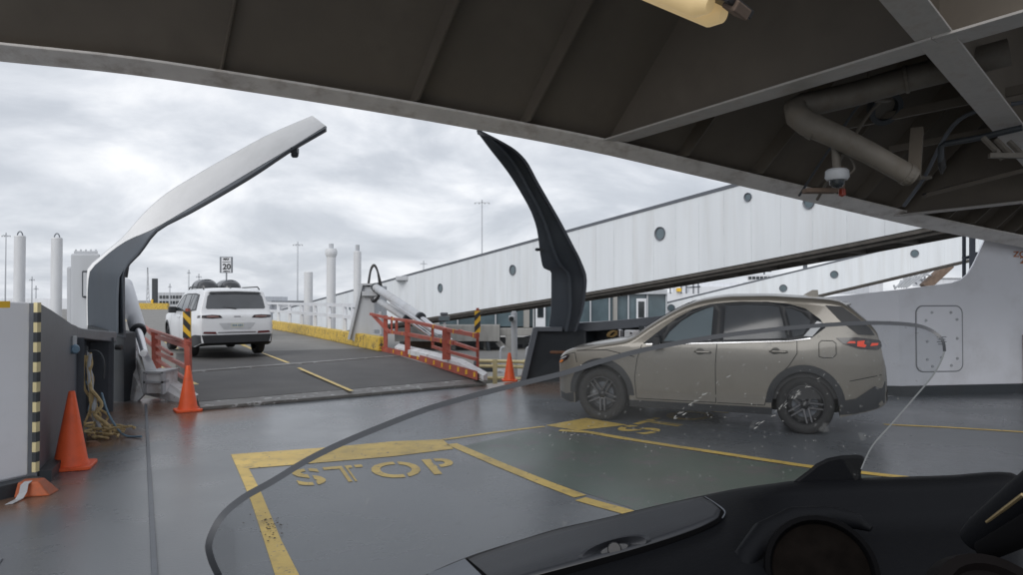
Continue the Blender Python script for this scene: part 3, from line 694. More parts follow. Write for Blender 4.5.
# ---- right hull side: dark bulwark recess then white wall
def wb(t):   # t 0..1 wallA->wallB, 1..2 -> wallC
    return wallA.lerp(wallB, t) if t <= 1 else wallB.lerp(wallC, t-1)
def wt(x):
    # plan position on the wall for pixel column x
    k = (x-512)/F
    for p, q in ((wallA, wallB), (wallB, wallC+(wallC-wallB)*3)):
        den = (q.x-p.x)-k*(q.y-p.y); s = (k*p.y-p.x)/den
        if -.3 <= s <= 1.0001: return p+(q-p)*s
    return wallC
def wz(x, y):
    p = wt(x); return V(p.x, p.y, P(x, y, p.y).z)
back = V(.35, .75, 0).normalized()
root = thing('bulwark', 'dark grey steel bulwark with a roofed recess behind the tan car', 'bulwark', wt(620))
tp = [(566, 324), (600, 322.3), (632, 319.5), (660, 316.5), (684, 313.5), (720, 309.5)]
mb = MB(); mb.loft([[wz(x, y+9), wz(x, y), wz(x, y)+back*.9, wz(x, y+9)+back*.9] for x, y in tp]); mb.build('coaming', M['grey_steel'], root, bevel=0.01)
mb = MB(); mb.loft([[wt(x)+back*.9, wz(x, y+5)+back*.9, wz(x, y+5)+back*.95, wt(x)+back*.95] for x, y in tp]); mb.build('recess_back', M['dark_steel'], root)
mb = MB()
for x in (568, 584, 642, 720):
    p = wt(x); z = wz(x, interp(tp, x)+8).z; dW = (wallB-wallA).normalized(); mb.box(p+back*.3+V(0, 0, z/2), (.10, .6, z), dW, back)
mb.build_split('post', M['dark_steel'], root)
mb = MB(); mb.box(wz(651, 334)+back*.12, (.27, .22, .26), dW); tag(mb.build('wall_cabinet', M['wall_white'], bevel=0.02), 'white painted cabinet partly hidden behind the windscreen pillar of the tan car', 'cabinet')
q = wz(633.5, 334.5)
root = thing('winch_motor', 'small white motor box in the dark recess above the tan bonnet', 'motor', q)
mb = MB(); mb.box(q, (.30, .22, .16), dW); mb.build('casing', M['worn_white'], root, bevel=0.03)
mb = MB(); mb.lathe(q+V(.08, -.16, 0), V(0, -1, 0), [(0, .02), (.03, .02), (.035, 0)], 12); mb.box(q+V(-.06, -.11, .02), (.03, .03, .03)); mb.build('cap', M['black'], root)
q = wz(621, 334.5); mb = MB(); mb.lathe(q+V(0, 0, -.1), UP, [(0, .19), (.05, .19), (.06, .18), (.06, .02), (.05, 0)], 16); tag(mb.build('canister', M['chrome'], smooth=True), 'silver canister in the dark recess beside the coiled brass hose', 'canister')
q = wz(614, 334.5); mb = MB()
for i in range(3): mb.tube([q+V(math.cos(t)*.08-.02*i, .02*i, math.sin(t)*.05+math.cos(t)*.03) for t in [j*.35 for j in range(19)]], .014, 6)
tag(mb.build('hose_coil', mat('brass_hose', (.30, .20, .08), .4), smooth=True), 'small coil of brass coloured hose in the dark recess', 'hose')

root = thing('hull_wall', 'white painted ship wall behind the tan car, sweeping up to the overhead', 'wall', wallB)
tw = [(720, 309), (780, 302), (850, 295.5), (900, 290), (940, 285), (953, 283.3), (962, 280), (969, 274), (974, 266), (980, 254), (986, 241), (1000, 215), (1100, 200), (1240, 180)]
mb = MB(); mb.loft([[wt(x)+V(0, 0, .16), wz(x, y), wz(x, y)+back*.14, wt(x)+back*.14+V(0, 0, .16)] for x, y in tw]); mb.build('plating', M['wall_white'], root, bevel=0.008)
mb = MB(); mb.loft([[wt(x)-back*.02, wt(x)-back*.02+V(0, 0, .158), wt(x)+back*.14+V(0, 0, .158), wt(x)+back*.14] for x, y in tw]); mb.build('base_band', M['dark_steel'], root)
hx = (wallC-wallB).normalized(); hn = V(hx.y, -hx.x, 0)
def rr_pts(x0, x1, y0, y1, r, off):
    p0 = wz(x0, y1); p1 = wz(x1, y0); Wd = (V(p1.x, p1.y, 0)-V(p0.x, p0.y, 0)).length; H = p1.z-p0.z; out = []
    for cx, cz, a0 in ((Wd-r, r, -90), (Wd-r, H-r, 0), (r, H-r, 90), (r, r, 180)):
        for k in range(6):
            a = R(a0+k*18); out.append(p0+hx*(cx+r*math.cos(a))+V(0, 0, cz+r*math.sin(a))+hn*off)
    return out
mb = MB(); mb.prism(rr_pts(917, 962, 307, 372, .12, .0), hn*.012); ap = mb.build('access_panel', M['wall_white'], root, bevel=0.003)
mb = MB(); ra = rr_pts(916, 963, 306, 373, .13, .004); rb = rr_pts(918, 961, 308, 371, .11, .004)
mb.loft([ra+[ra[0]], rb+[rb[0]]], None, False); mb.tube(ra+[ra[0]], .004, 6); mb.build('gasket', mat('gasket', (.26, .27, .29), .6), ap)
mb = MB()
for x, y in ((932, 313), (951, 313), (957, 320), (926, 321), (957, 339), (927, 342), (957, 359), (951, 366), (932, 367), (927, 360), (941, 358)):
    mb.lathe(wz(x, y)+hn*.012, hn, [(.0, .015), (.022, .013), (.026, 0)], 8)
mb.build_split('bolt', M['light_grey'], ap)
mb = MB()
for i in range(4): mb.box(wz(941.5, 337.5+i*2.4)+hn*.013, (.14 if i % 2 else .18, .006, .012), hx)
mb.build('data_plate', M['grey_steel'], ap)
mb = MB(); mb.box(wz(1026, 370)+hn*.02, (.12, .05, 1.2), hx); mb.build('edge_post', M['timber'], root)
mb = MB(); q = wz(1014, 257.5)+hn*.01
add_text(mb, 'ZONE', lambda u, v: q+hx*(u*.5)+V(0, 0, v*.10), .02)
q2 = wz(1021, 264)+hn*.01
add_text(mb, '20', lambda u, v: q2+hx*(u*.25)+V(0, 0, v*.12), .02)
mb.build('lettering', mat('orange_letter', (.45, .16, .07), .6), root)
# frame posts between the gangway and the wall
root = thing('steel_frame', 'blue grey steel posts standing outside the upswept end of the white wall', 'frame', P(965, 285, 14))
mb = MB(); bx4(mb, 963, 967, 236, 290, 14, .25); bx4(mb, 970, 976.5, 236, 290, 13.9, .25); mb.build_split('post', M['grey_steel'], root)
mb = MB(); bx4(mb, 976, 992, 252.5, 262, 14, .12); mb.bar(P(964, 259, 14), P(976, 256, 14), .06); mb.build('rail', M['grey_steel'], root)

# ================================================================= OUTSIDE
# panelled gangway material with seams
def clad(name, col, seam=1.2):
    m = mat(name, col, .5, var=.05, scale=.6, dirt=(.42, .36, .31), dirt_amt=.35, dirt_scale=.9, streak=True)
    return m
M['clad'] = mat('cladding', (.72, .755, .79), .5, var=.05, scale=2, dirt=(.50, .48, .45), dirt_amt=.28, dirt_scale=1.6, stretch=(1, 1, .08))
M['seam'] = mat('seam', (.66, .69, .72), .6)
M['under'] = mat('underside_steel', (.085, .078, .07), .7, var=.2, scale=4)
def gangway(label, A0, A1, H, wid, k0, k1, ports, pr0, dark, nseam, lift=0.0):
    d = (A1-A0); B0 = A0+d*k0; B1 = A0+d*k1; hd = V(d.x, d.y, 0).normalized(); n = V(-hd.y, hd.x, 0)
    if n.y < 0: n = -n
    root = thing('gangway', label, 'gangway', (B0.x, B0.y, -2.2))
    up = V(0, 0, H)
    mb = MB(); kk = [k0]+[.6+.07*i for i in range(10)]+[k1] if lift else [k0, k1]
    def bt(k): return A0+d*k+V(0, 0, max(0, k-.6)**2*lift)
    def tp_(k): return A0+d*k+up
    mb.loft([[bt(k), tp_(k), tp_(k)+n*wid, bt(k)+n*wid] for k in kk]); sh = mb.build('shell', M['clad'], root)
    mb = MB(); mb.loft([[p+up-n*.03, p+up+V(0, 0, .12)-n*.03, p+up+V(0, 0, .12)+n*wid, p+up+n*wid] for p in (B0, B1)]); mb.build('roof_edge', M['grey_steel'], root)
    mb = MB()
    for i in range(nseam+1):
        p = B0.lerp(B1, i/nseam)-n*.006; kq = lerp(k0, k1, i/nseam); lz = max(0, kq-.6)**2*lift; mb.box(p+(up+V(0, 0, lz))/2, (.014, .010, (H-lz)*.995), hd)
    mb.build('panel_seam', M['seam'], root)
    mb = MB()
    dn = V(0, 0, -dark)
    for ka, kb in zip(kk, kk[1:]):
        p, q = bt(ka), bt(kb)
        mb.bar(p+dn+n*.2, q+dn+n*.2, .14, .12); mb.bar(p+dn+n*wid*.9, q+dn+n*wid*.9, .14, .12); mb.bar(p+dn*.15+n*.1, q+dn*.15+n*.1, .15, .2)
    m_ = int((B1-B0).length/1.6)
    for i in range(m_):
        p, q = bt(lerp(k0, k1, i/m_)), bt(lerp(k0, k1, (i+1)/m_))
        mb.bar(p+n*.2+dn*.1, q+n*.2+dn, .08); mb.bar(p+n*.2+dn, p+n*wid*.9+dn, .12); mb.bar(p+n*.2+dn, q+n*wid*.9+dn, .08)
    mb.loft([[p-V(0, 0, .02)+n*.06, p-V(0, 0, .02)+n*wid*.97, p-V(0, 0, .10)+n*wid*.97, p-V(0, 0, .10)+n*.06] for p in (bt(k) for k in kk)]); mb.build('truss', M['under'], root)
    for pt_ in ports:
        x, y = pt_[:2]; pr = pt_[2] if len(pt_) > 2 else pr0
        # ray / face plane intersection
        r_ = ray(x, y); o_ = V(0, 0, CAMZ); t = (B0-o_).dot(n)/r_.dot(n); c = o_+r_*t
        mb = MB(); mb.lathe(c, -n, [(pr*.78, -.02), (pr*.8, .03), (pr, .06), (pr, 0)], 24); fr = mb.build('porthole', M['grey_steel'], root, smooth=True)
        mb = MB(); mb.lathe(c, -n, [(0, .012), (pr*.79, .012)], 24); mb.build('pane', M['glass_build'], fr)
    return root, B0, B1, n
A0, A1 = V(-8.9, 49, -.13), V(7.96, 25, 2.7)
gangway('nearer and larger white passenger gangway with portholes rising across the view to the right', A0, A1, 2.95, 1.7, -.9, 1.30, [(351, 307.5), (441, 288.5), (513.5, 270.5), (661, 234), (749, 197.5, .15), (810, 203, .2)], .27, .17, 56, .85)
A0b, A1b = P(600, 347, 62), P(960, 262, 56)
gangway('smaller farther white gangway with small portholes, below the larger one', A0b, A1b, 2.35, 2.4, -.25, 1.05, [(672, 308.5), (729, 299), (784, 288.8), (835, 275), (915.5, 254)], .32, .22, 30)
# rooftop unit on the gangway
mb = MB(); bx4(mb, 396, 412, 276.5, 281, 46, 2); tag(mb.build('roof_unit', M['light_grey'], bevel=0.05), 'small grey box unit on the lower left part of the larger gangway roof', 'roof unit')

# terminal building
DT_ = 16
root = thing('terminal_building', 'grey terminal building with a glazed upper floor over concrete columns under the gangway', 'building', V(0, 52, -2.2))
def fb(mb, x0, x1, y0, y1, d, dep=.2, mi=0):
    d += DT_
    mb.prism([P(x0, y1, d), P(x1, y1, d), P(x1, y0, d), P(x0, y0, d)], V(0, dep, 0), mi)
mb = MB(); fb(mb, 395, 500, 326, 342, 36, 3); fb(mb, 500, 545, 329, 336, 37, 4); mb.build('balcony_slab', M['concrete'], root, bevel=.03)
mb = MB(); fb(mb, 430, 668, 290, 294.5, 38, 6); fb(mb, 560, 668, 328, 345, 38.3, 5); mb.build('roof_slab', M['light_grey'], root)
mb = MB(); fb(mb, 470, 668, 294, 328, 41, 4); mb.build('inner_wall', M['grey_steel'], root)
for x in list(range(440, 668, 19)):
    mb = MB(); fb(mb, x, x+18.2, 294.5, 327, 38.4, .05); mb.build_split('window', M['glass_build'], root)
mb = MB()
for x in list(range(439, 668, 19)): fb(mb, x-.6, x+.8, 294, 328, 38.2, .15)
mb.build_split('mullion', M['light_grey'], root)
for x in (536, 637): 
    mb = MB(); fb(mb, x, x+10, 299, 328, 38.1, .08); dr_ = mb.build('door', M['white_paint'], root); mb = MB(); fb(mb, x+2, x+8, 302, 318, 38.05, .04); mb.build('pane', M['glass_dark'], dr_)
mb = MB(); fb(mb, 524, 530, 294, 328, 38.0, .5); fb(mb, 614, 618, 294, 328, 38.0, .5)
for x, w_ in ((452, 4), (484, 5), (506, 7), (560, 6)): fb(mb, x, x+w_, 336, 378, 37, .8)
mb.bar(P(498, 342, 52.6), P(508, 352, 52.6), .4)
mb.build_split('column', M['concrete'], root)
mb = MB(); fb(mb, 400, 560, 338, 380, 39.5, .3); mb.build('under_wall', mat('pale_grey_wall', (.25, .26, .27), .8, dirt=(.12, .12, .12), dirt_amt=.5), root)
mb = MB(); fb(mb, 404, 450, 340, 380, 39.2, .2); mb.build_split('shutter', M['timber'], root)
for x in (512, 528): 
    mb = MB(); fb(mb, x, x+11, 345, 378, 39.2, .2); mb.build_split('doorway', M['dark_steel'], root)
mb = MB(); mb.tube([P(487, 336, 52.2), P(489, 350, 52.2), P(488, 376, 52.2)], .15, 8); mb.build('drain_pipe', M['dark_steel'], root)

DT_ = 0
# white shed and low warehouse
root = thing('warehouse', 'long low white warehouse behind the guardrail and the pale posts', 'building', P(300, 335, 75))
mb = MB(); fb(mb, 243, 263, 297, 330, 72, 8); fb(mb, 262, 352, 303, 340, 75, 8); mb.build('wall', M['white_paint'], root)
mb = MB(); fb(mb, 262, 352, 301.6, 303.5, 74.6, 9); mb.build('roof_edge', M['grey_steel'], root)
for x in (280, 289): 
    mb = MB(); fb(mb, x, x+8, 311, 328, 74.8, .2); mb.build_split('window', M['glass_dark'], root)
# parked car glimpsed through the guardrail
# low office building at far left
root = thing('port_office', 'low far port building with rows of windows beyond the road bend', 'building', P(172, 306, 190))
mb = MB(); fb(mb, 158, 196, 293, 309, 190, 14); mb.build('wall', M['light_grey'], root)
mb = MB()
for r_ in range(2):
    for i in range(11): fb(mb, 159.5+i*3.3, 161.6+i*3.3, 296+r_*5.5, 299+r_*5.5, 189.8, .2)
mb.build_split('window', M['glass_dark'], root)
mb = MB(); fb(mb, 0, 70, 299, 312, 160, 20); mb.build('wall', M['white_paint'], None).name = 'storage_shed'
tag(bpy.data.objects['storage_shed'], 'long pale shed roof showing over the white door panel at left', 'building')
# signal tower
root = thing('signal_tower', 'slim dark tower with yellow bands beside the road bend', 'tower', P(153, 308, 120))
mb = MB(); fb(mb, 152, 156, 279, 308, 120, .7); mb.build_split('column', M['dark_steel'], root)
mb = MB(); fb(mb, 151, 153, 300, 308, 119.8, .5); mb.build('band', M['tape_yellow'], root)
mb = MB()
for x in (146.5, 149.5): mb.bar(P(x, 307, 130), P(147.8, 268, 130), .12)
for i in range(8): mb.bar(P(146.6+i*.15, 305-i*4.6, 130), P(149.2-i*.15, 301-i*4.6, 130), .10)
tag(mb.build('radio_mast', M['light_grey']), 'thin lattice radio mast left of the dark tower', 'mast')

# pale dolphins
M['pile'] = mat('pile_paint', (.64, .655, .68), .55, var=.06, dirt=(.42, .40, .37), dirt_amt=.45, dirt_scale=2.5, stretch=(1, 1, .15))
def post(x0, x1, y0, d, label, cap=False, ybot=345):
    c = P((x0+x1)/2, y0, d); r_ = (x1-x0)/2*d/F
    root = thing('guide_pile', label, 'pile', (c.x, c.y, -2.2), group='pale guide piles')
    mb = MB(); mb.tube([V(c.x, c.y, -2.2), c], r_, 20); mb.build('shaft', M['pile'], root, smooth=True)
    mb = MB()
    if cap: mb.lathe(c, UP, [(0, .15), (r_*1.15, .15), (r_*1.35, .0), (r_*1.3, -.15), (r_, -.3)], 18)
    else: mb.lathe(c, UP, [(0, .05), (r_*.9, .04), (r_*1.02, -.02)], 18)
    mb.build('cap', M['pile'], root, smooth=True)
    return c, r_
post(304.5, 313, 273, 40, 'shortest of the pale guide piles right of the white SUV')
c, r_ = post(327, 336, 252, 36, 'pale guide pile with a flared cap, middle one right of the white SUV', True)
c2, r2 = post(354, 361.5, 252.5, 34, 'pale guide pile without a flared cap, just left of the tapered ramp tower')
c3, r3 = post(15, 25, 237, 30, 'leftmost pale guide pile above the white door panel')
c4, r4 = post(52, 62, 239, 30, 'pale guide pile next to the machinery housing at left')
for c_ in (c, c2, c3, c4):
    pass
mb = MB(); mb.tube([c+V(0, 0, .1), c+V(0, 0, .4)], .12, 8); tag(mb.build('pile_light', M['light_grey']), 'stub light on top of the flared guide pile', 'light')
mb = MB(); mb.tube([c2, c2+V(0, 0, .35)], .1, 8); tag(mb.build('pile_light', M['light_grey']), 'stub light on the guide pile beside the tapered tower', 'light')
for k, c_ in enumerate((c3, c4)):
    mb = MB(); mb.tube([c_+V(.12*math.cos(t), 0, .22*math.sin(t)) for t in [j*.4 for j in range(9)]], .025, 6)
    tag(mb.build('lifting_loop', M['grey_steel']), ('wire loop on top of the leftmost guide pile', 'wire loop on top of the guide pile beside the grey housing')[k], 'loop')

# floodlight masts
def mast(x, y0, d, label, w_=8, ybase=320):
    t = P(x, y0, d); root = thing('light_mast', label, 'lamp post', (t.x, t.y, -2.2), group='floodlight masts')
    mb = MB(); mb.tube([V(t.x, t.y, -2.2), t], [.0011*d+.01, .0006*d], 8); mb.build('pole', M['light_grey'], root)
    a = w_/2*d/F; mb = MB()
    mb.bar(t-V(a, 0, 0), t+V(a, 0, 0), .0006*d, .0008*d); mb.bar(t-V(0, a, 0), t+V(0, a, 0), .0006*d)
    for s in (-1, -.4, .4, 1): mb.box(t+V(s*a, 0, -.001*d), (a*.22, a*.22, .0016*d))
    mb.tube([t, t+V(0, 0, .004*d)], .0008*d, 6)
    mb.build('lamp_head', M['light_grey'], root)
mast(482.5, 203, 80, 'tall floodlight mast above the larger gangway, left of the dark arm', 14)
mast(298, 245, 90, 'tall floodlight mast right of the white SUV behind the short pile', 9)
mast(6, 236, 90, 'floodlight mast at the left edge of the view', 8)
mast(32, 280, 150, 'small distant mast between the two left guide piles', 5)
mast(36, 289, 190, 'smallest distant mast right of the leftmost guide pile', 4)
mast(189, 273, 0.0+150, 'thin pole behind the roof of the dark car', 3)
mast(199, 277, 150, 'short distant mast behind the speed sign, nearer to it', 5)
mast(235, 285, 170, 'faint distant mast right of the speed sign', 3)
mast(424, 264, 120, 'distant mast over the low end of the larger gangway', 6)
mast(170, 287, 170, 'faint distant mast between the tower and the dark car', 3)

# speed sign
d = 60; root = thing('speed_sign', 'rectangular white speed limit 20 sign on a thin pole above the white SUV', 'road sign', P(226, 312, d))
mb = MB(); fb(mb, 220, 232.8, 257.3, 273.4, d, .05); mb.build('sign_back', M['grey_steel'], root)
mb = MB(); fb(mb, 221.6, 231.2, 257.9, 272.9, d-.02, .03); mb.build('sign_face', M['white_paint'], root)
mb = MB(); 
def sgt(body, x0, x1, y0, y1, b): 
    a_, b_ = P(x0, y1, d-.04), P(x1, y0, d-.04); add_text(mb, body, lambda u, v: V(lerp(a_.x, b_.x, u), a_.y, lerp(a_.z, b_.z, v)), b)
sgt('20', 222.8, 230.9, 264, 270, .03); sgt('MAX', 223.5, 229.5, 258.2, 260.8, .05); sgt('MPH', 223.5, 229.8, 271, 272.6, .04)
fb(mb, 222.5, 230.5, 262.2, 262.8, d-.035, .01)
mb.build('lettering', M['black'], root)
mb = MB(); fb(mb, 226, 227, 273.4, 315, d+.05, .08); mb.build('pole', M['grey_steel'], root)

# guardrail on the right of the road
root = thing('guardrail', 'pale grey steel guardrail along the yellow kerb of the ramp road', 'guardrail', G(310, 337))
def kp(x, z): p = G(x, interp(list(reversed(kr)), x), zs); return V(p.x+.15, p.y+.1, p.z+z)
mb = MB()
for z in (1.02, .62): 
    xsr = [352, 330, 310, 290, 269, 250]
    for p, q in zip(xsr, xsr[1:]): mb.bar(kp(p, z+.3), kp(q, z+.3), .10, .13)
mb.build('rail', M['white_paint'], root)
mb = MB()
for x in (348, 340, 325, 311, 298, 286, 275, 265, 256): mb.bar(kp(x, .4), kp(x, 1.34), .13, .10)
mb.build_split('post', M['white_paint'], root)

# right hydraulic tower
root = thing('ramp_tower', 'tapered light grey steel tower beside the ramp with hydraulic rams and black hoses', 'tower', G(362, 352))
dT = 22.8
mb = MB(); mb.prism([P(350, 340, dT), P(375, 354, dT), P(375, 286, dT), P(363, 285, dT)], V(.25, .9, 0)); mb.build_split('column', M['light_grey'], root, bevel=.03)
mb = MB(); mb.bar(P(349.5, 340, dT-.03), P(362.5, 285, dT-.03), .08, .2, up=V(0, 1, 0)); mb.box(P(369, 285, dT+.2), (.55, .6, .06)); mb.box(P(371, 294, dT), (.5, .3, .15)); mb.build('flange', M['light_grey'], root)
mb = MB(); mb.tube([P(376, 288, dT-.2), P(421, 318, dT-3.6)], .13, 14); mb.tube([P(377, 300, dT-.1), P(408, 320, dT-2.6)], .105, 14); mb.build_split('hydraulic_cylinder', M['light_grey'], root, smooth=True)
mb = MB(); mb.tube([P(421, 318, dT-3.6), P(452, 343, dT-5.6)], .08, 12); mb.tube([P(408, 320, dT-2.6), P(432, 337, dT-4.4)], .06, 12); mb.build_split('piston_rod', M['chrome'], root, smooth=True)
mb = MB()
for (x, y, dq) in ((421, 318, 3.6), (408, 320, 2.6), (376, 288, .2)): mb.lathe(P(x, y, dT-dq), (P(421, 318, dT-3.6)-P(376, 288, dT-.2)), [(.08, -.05), (.145, -.05), (.145, .05), (.08, .05)], 14)
mb.build_split('gland_collar', M['dark_steel'], root)
mb = MB()
for k in (0, 1, 2): mb.tube(bez([P(369-k*.5, 287, dT), P(371, 272-k, dT), P(374.5, 266.5-k*.6, dT), P(378, 272, dT), P(382-k, 287, dT)]), .03, 6)
mb.tube(bez([P(375, 290, dT-.4), P(379, 296, dT-.5), P(374, 302, dT-.4), P(372, 298, dT-.3)]), .05, 6)
mb.build_split('hose', M['black'], root, smooth=True)
mb = MB(); mb.box(P(378, 322, dT-.6), (.22, .4, .5)); mb.box(P(377, 340, dT-.8), (.32, .4, .35)); mb.tube([P(381, 312, dT-.9), P(382, 345, dT-.9)], .05, 8); mb.bar(P(392, 303, dT-1.8), P(440, 300+36, dT-5.6), .1, .06); mb.build('pump_block', M['light_grey'], root)

# red ramp rail right
root = thing('ramp_railing', 'red steel railing with yellow reflective tabs on the right side of the ramp', 'railing', G(430, 370))
RB = [(376, 350), (400, 356), (415, 360), (442, 369.5), (473, 379.5), (486, 383.5)]
def rd(x): return G(x, interp(RB, x)-0, .10).y
def rpnt(x, y): return P(x, y, rd(x)+.02)
mb = MB(); mb.loft([[P(x, y+ (0 if x > 380 else 0), rd(x)), P(x, y-interp([(376, 5), (420, 6), (460, 9), (480, 9), (487, 5)], x), rd(x)), P(x, y-interp([(376, 5), (420, 6), (460, 9), (480, 9), (487, 5)], x), rd(x)+.12), P(x, y, rd(x)+.12)] for x, y in ((374, 350), (400, 356), (415, 360), (442, 369.5), (473, 379.5), (478, 381))]); mb.build('toe_beam', M['red_paint'], root)
mb = MB()
top = [(371, 314.5), (390, 319), (410, 321.5), (430, 326), (450, 331), (478, 336)]
midr = [(391, 332.5), (410, 335), (430, 339), (455, 343.5)]; low = [(433, 347), (445, 351), (478, 360)]
for tab, w_ in ((top, .075), (midr, .085), (low, .06)):
    for p, q in zip(tab, tab[1:]): mb.bar(rpnt(*p), rpnt(*q), w_)
mb.bar(rpnt(455, 343.5), rpnt(478, 351), .06); mb.bar(rpnt(460, 331), rpnt(478, 338), .05)
mb.bar(rpnt(373, 315), rpnt(390, 333), .08)
mb.build('rail', M['red_paint'], root)
mb = MB()
for x, y0, y1, w_ in ((386, 316, 349, .11), (397, 320, 333, .07), (408, 321, 355, .13), (433, 326, 349, .06), (447, 329, 360, .17), (392, 317, 333, .05)): mb.bar(rpnt(x, y0), rpnt(x, y1), w_)
mb.build_split('post', M['red_paint'], root)
mb = MB()
for tab, n__ in ((top, 6), (midr, 7)):
    for i in range(n__):
        x = lerp(tab[0][0]+3, tab[-1][0]-3, i/(n__-1)); y = interp(tab, x); q = rpnt(x, y); mb.box(q+V(0, -.05, 0), (.06, .02, .09))
for i in range(13):
    x = 378+i*8.1; y = interp(RB, x)-interp([(376, 2.5), (420, 3), (460, 5)], x); mb.box(P(x, y, rd(x)-.015), (.055, .02, .09))
mb.build_split('reflective_tape', M['tape_yellow'], root)
mb = MB(); mb.loft([[P(x, y, rd(x)+.14), P(x, y-4.5, rd(x)+.14), P(x+4, y-8, rd(x)+.7), P(x+4, y, rd(x)+.7)] for x, y in ((395, 352), (430, 360), (460, 368), (484, 381))]); mb.build('side_girder', M['worn_white'], root)

def hazard(x0, x1, y0, y1, d, lab, mirror, pb, pm):
    p = P((x0+x1)/2, pb, d)
    root = thing('hazard_marker', lab, 'sign', (p.x, p.y, p.z), group='hazard markers at the ramp corners')
    mb = MB(); fb(mb, x0, x1, y0, y1, d, .03); mb.build('board', M['tape_yellow'], root)
    A_, B_ = P(x0, y1, d-.008), P(x1, y0, d-.008); Wd = B_.x-A_.x; H = B_.z-A_.z; mb = MB(); n = 3
    # black diagonal bars clipped to the board
    import itertools
    per = H/1.9
    for i in range(-2, 4):
        z0 = i*per
        pl = [(0, z0), (Wd, z0+(Wd*1.1 if mirror else -Wd*1.1)), (Wd, z0+per/2+(Wd*1.1 if mirror else -Wd*1.1)), (0, z0+per/2)]
        cl_ = []
        pts_ = [(u, min(max(v, 0), H)) for u, v in pl]
        if max(v for u, v in pts_)-min(v for u, v in pts_) > .02: mb.poly([V(A_.x+u, A_.y, A_.z+v) for u, v in pts_])
    mb.build('stripe', M['black'], root)
    mb = MB(); fb(mb, (x0+x1)/2-1.3, (x0+x1)/2+1.5, y0-3, pb, d+.04, .08); mb.build_split('post', pm, root)
hazard(475, 480.8, 311.5, 333, 14.2, 'black and yellow striped marker board on the post at the right ramp corner', True, 381, M['red_paint'])
# left rails
root = thing('ramp_railing', 'red steel railing with leaning posts on the left side of the ramp', 'railing', G(180, 395))
def lp(x, y): return P(x, y, interp([(125, 19), (140, 16.5), (165, 13.5), (190, 11.2)], x))
mb = MB()
for A_, B_, w_ in (((133, 318), (156, 337), .07), ((156, 337), (188, 347), .07), ((133, 329), (157, 350), .06), ((157, 353), (188, 368), .06), ((156, 345), (172, 355), .05), ((157, 360), (186, 380), .05), ((150, 330), (190, 344), .05)): mb.bar(lp(*A_), lp(*B_), w_)
mb.build('rail', M['red_paint'], root)
mb = MB(); mb.bar(lp(156, 333), lp(157, 378), .13); mb.bar(lp(140, 322), lp(140, 350), .1); mb.bar(lp(188, 338), lp(189, 404), .085); mb.build_split('post', M['red_paint'], root)
hazard(183, 190.6, 312, 338.5, 11.1, 'black and yellow striped marker board in front of the white SUV', False, 340, M['red_paint'])

# left hydraulic ram with its bracket
root = thing('hydraulic_ram', 'white hydraulic ram leaning on a rusty white bracket at the left ramp corner', 'hydraulic ram', G(150, 408))
mb = MB(); mb.tube([P(125, 285, 13.0), P(138, 330, 12.0)], .13, 16); mb.build('cylinder', M['white_paint'], root, smooth=True)
mb = MB(); mb.lathe(P(138, 331, 12.0), P(138, 330, 12.0)-P(125, 285, 13.0), [(.07, -.08), (.125, -.08), (.13, .04), (.07, .05)], 16); mb.build_split('gland_collar', M['dark_steel'], root, smooth=True)
mb = MB(); mb.tube([P(138, 331, 11.95), P(145, 358, 11.4)], .07, 12); mb.build_split('piston_rod', M['chrome'], root, smooth=True)
mb = MB(); mb.loft([[P(x-w_, y, 11.2), P(x+w_, y, 11.2), P(x+w_, y, 11.5), P(x-w_, y, 11.5)] for x, y, w_ in ((144, 352, 3.5), (148, 362, 5), (153, 376, 6.5))]); mb.lathe(P(145, 354, 11.15), V(0, -1, 0), [(0, .05), (.06, .05), (.06, 0)], 12); mb.build('rod_eye', M['white_paint'], root, bevel=.01)
mb = MB(); fb(mb, 143, 162.5, 373, 394, 11.0, .5); mb.prism([P(119, 343, 11.8), P(131, 345, 11.8), P(143, 374, 11.1), P(143, 396, 11.1), P(132, 408, 11.2)], V(0, .08, 0)); mb.prism([P(143, 377, 11.3), P(163, 380, 11.3), P(197, 402, 11.0), P(193, 407, 11.0), P(143, 395, 11.3)], V(0, .3, 0))
mb.build('bracket', M['worn_white'], root)
mb = MB(); fb(mb, 143, 163, 372, 374, 10.95, .55); fb(mb, 143, 163, 382, 384, 10.95, .2); fb(mb, 143, 145, 373, 395, 10.95, .1); fb(mb, 161, 163, 373, 395, 10.95, .1); mb.build_split('bracket_rib', M['light_grey'], root)
mb = MB(); fb(mb, 124, 134, 335, 356, 12.6, .4); mb.lathe(P(129, 349, 12.4), V(0, -1, 0), [(0, .1), (.12, .1), (.14, 0)], 14); mb.build('pivot_block', M['light_grey'], root, bevel=.02)
mb = MB(); mb.tube(bez([P(126, 278, 12.8), P(128, 262, 12.8), P(125, 258, 12.8), P(123, 268, 12.8)]), .03, 6); mb.tube([P(116, 348, 11.0), P(122, 348, 11.0)], .04, 8); mb.build_split('hose', M['black'], root, smooth=True)

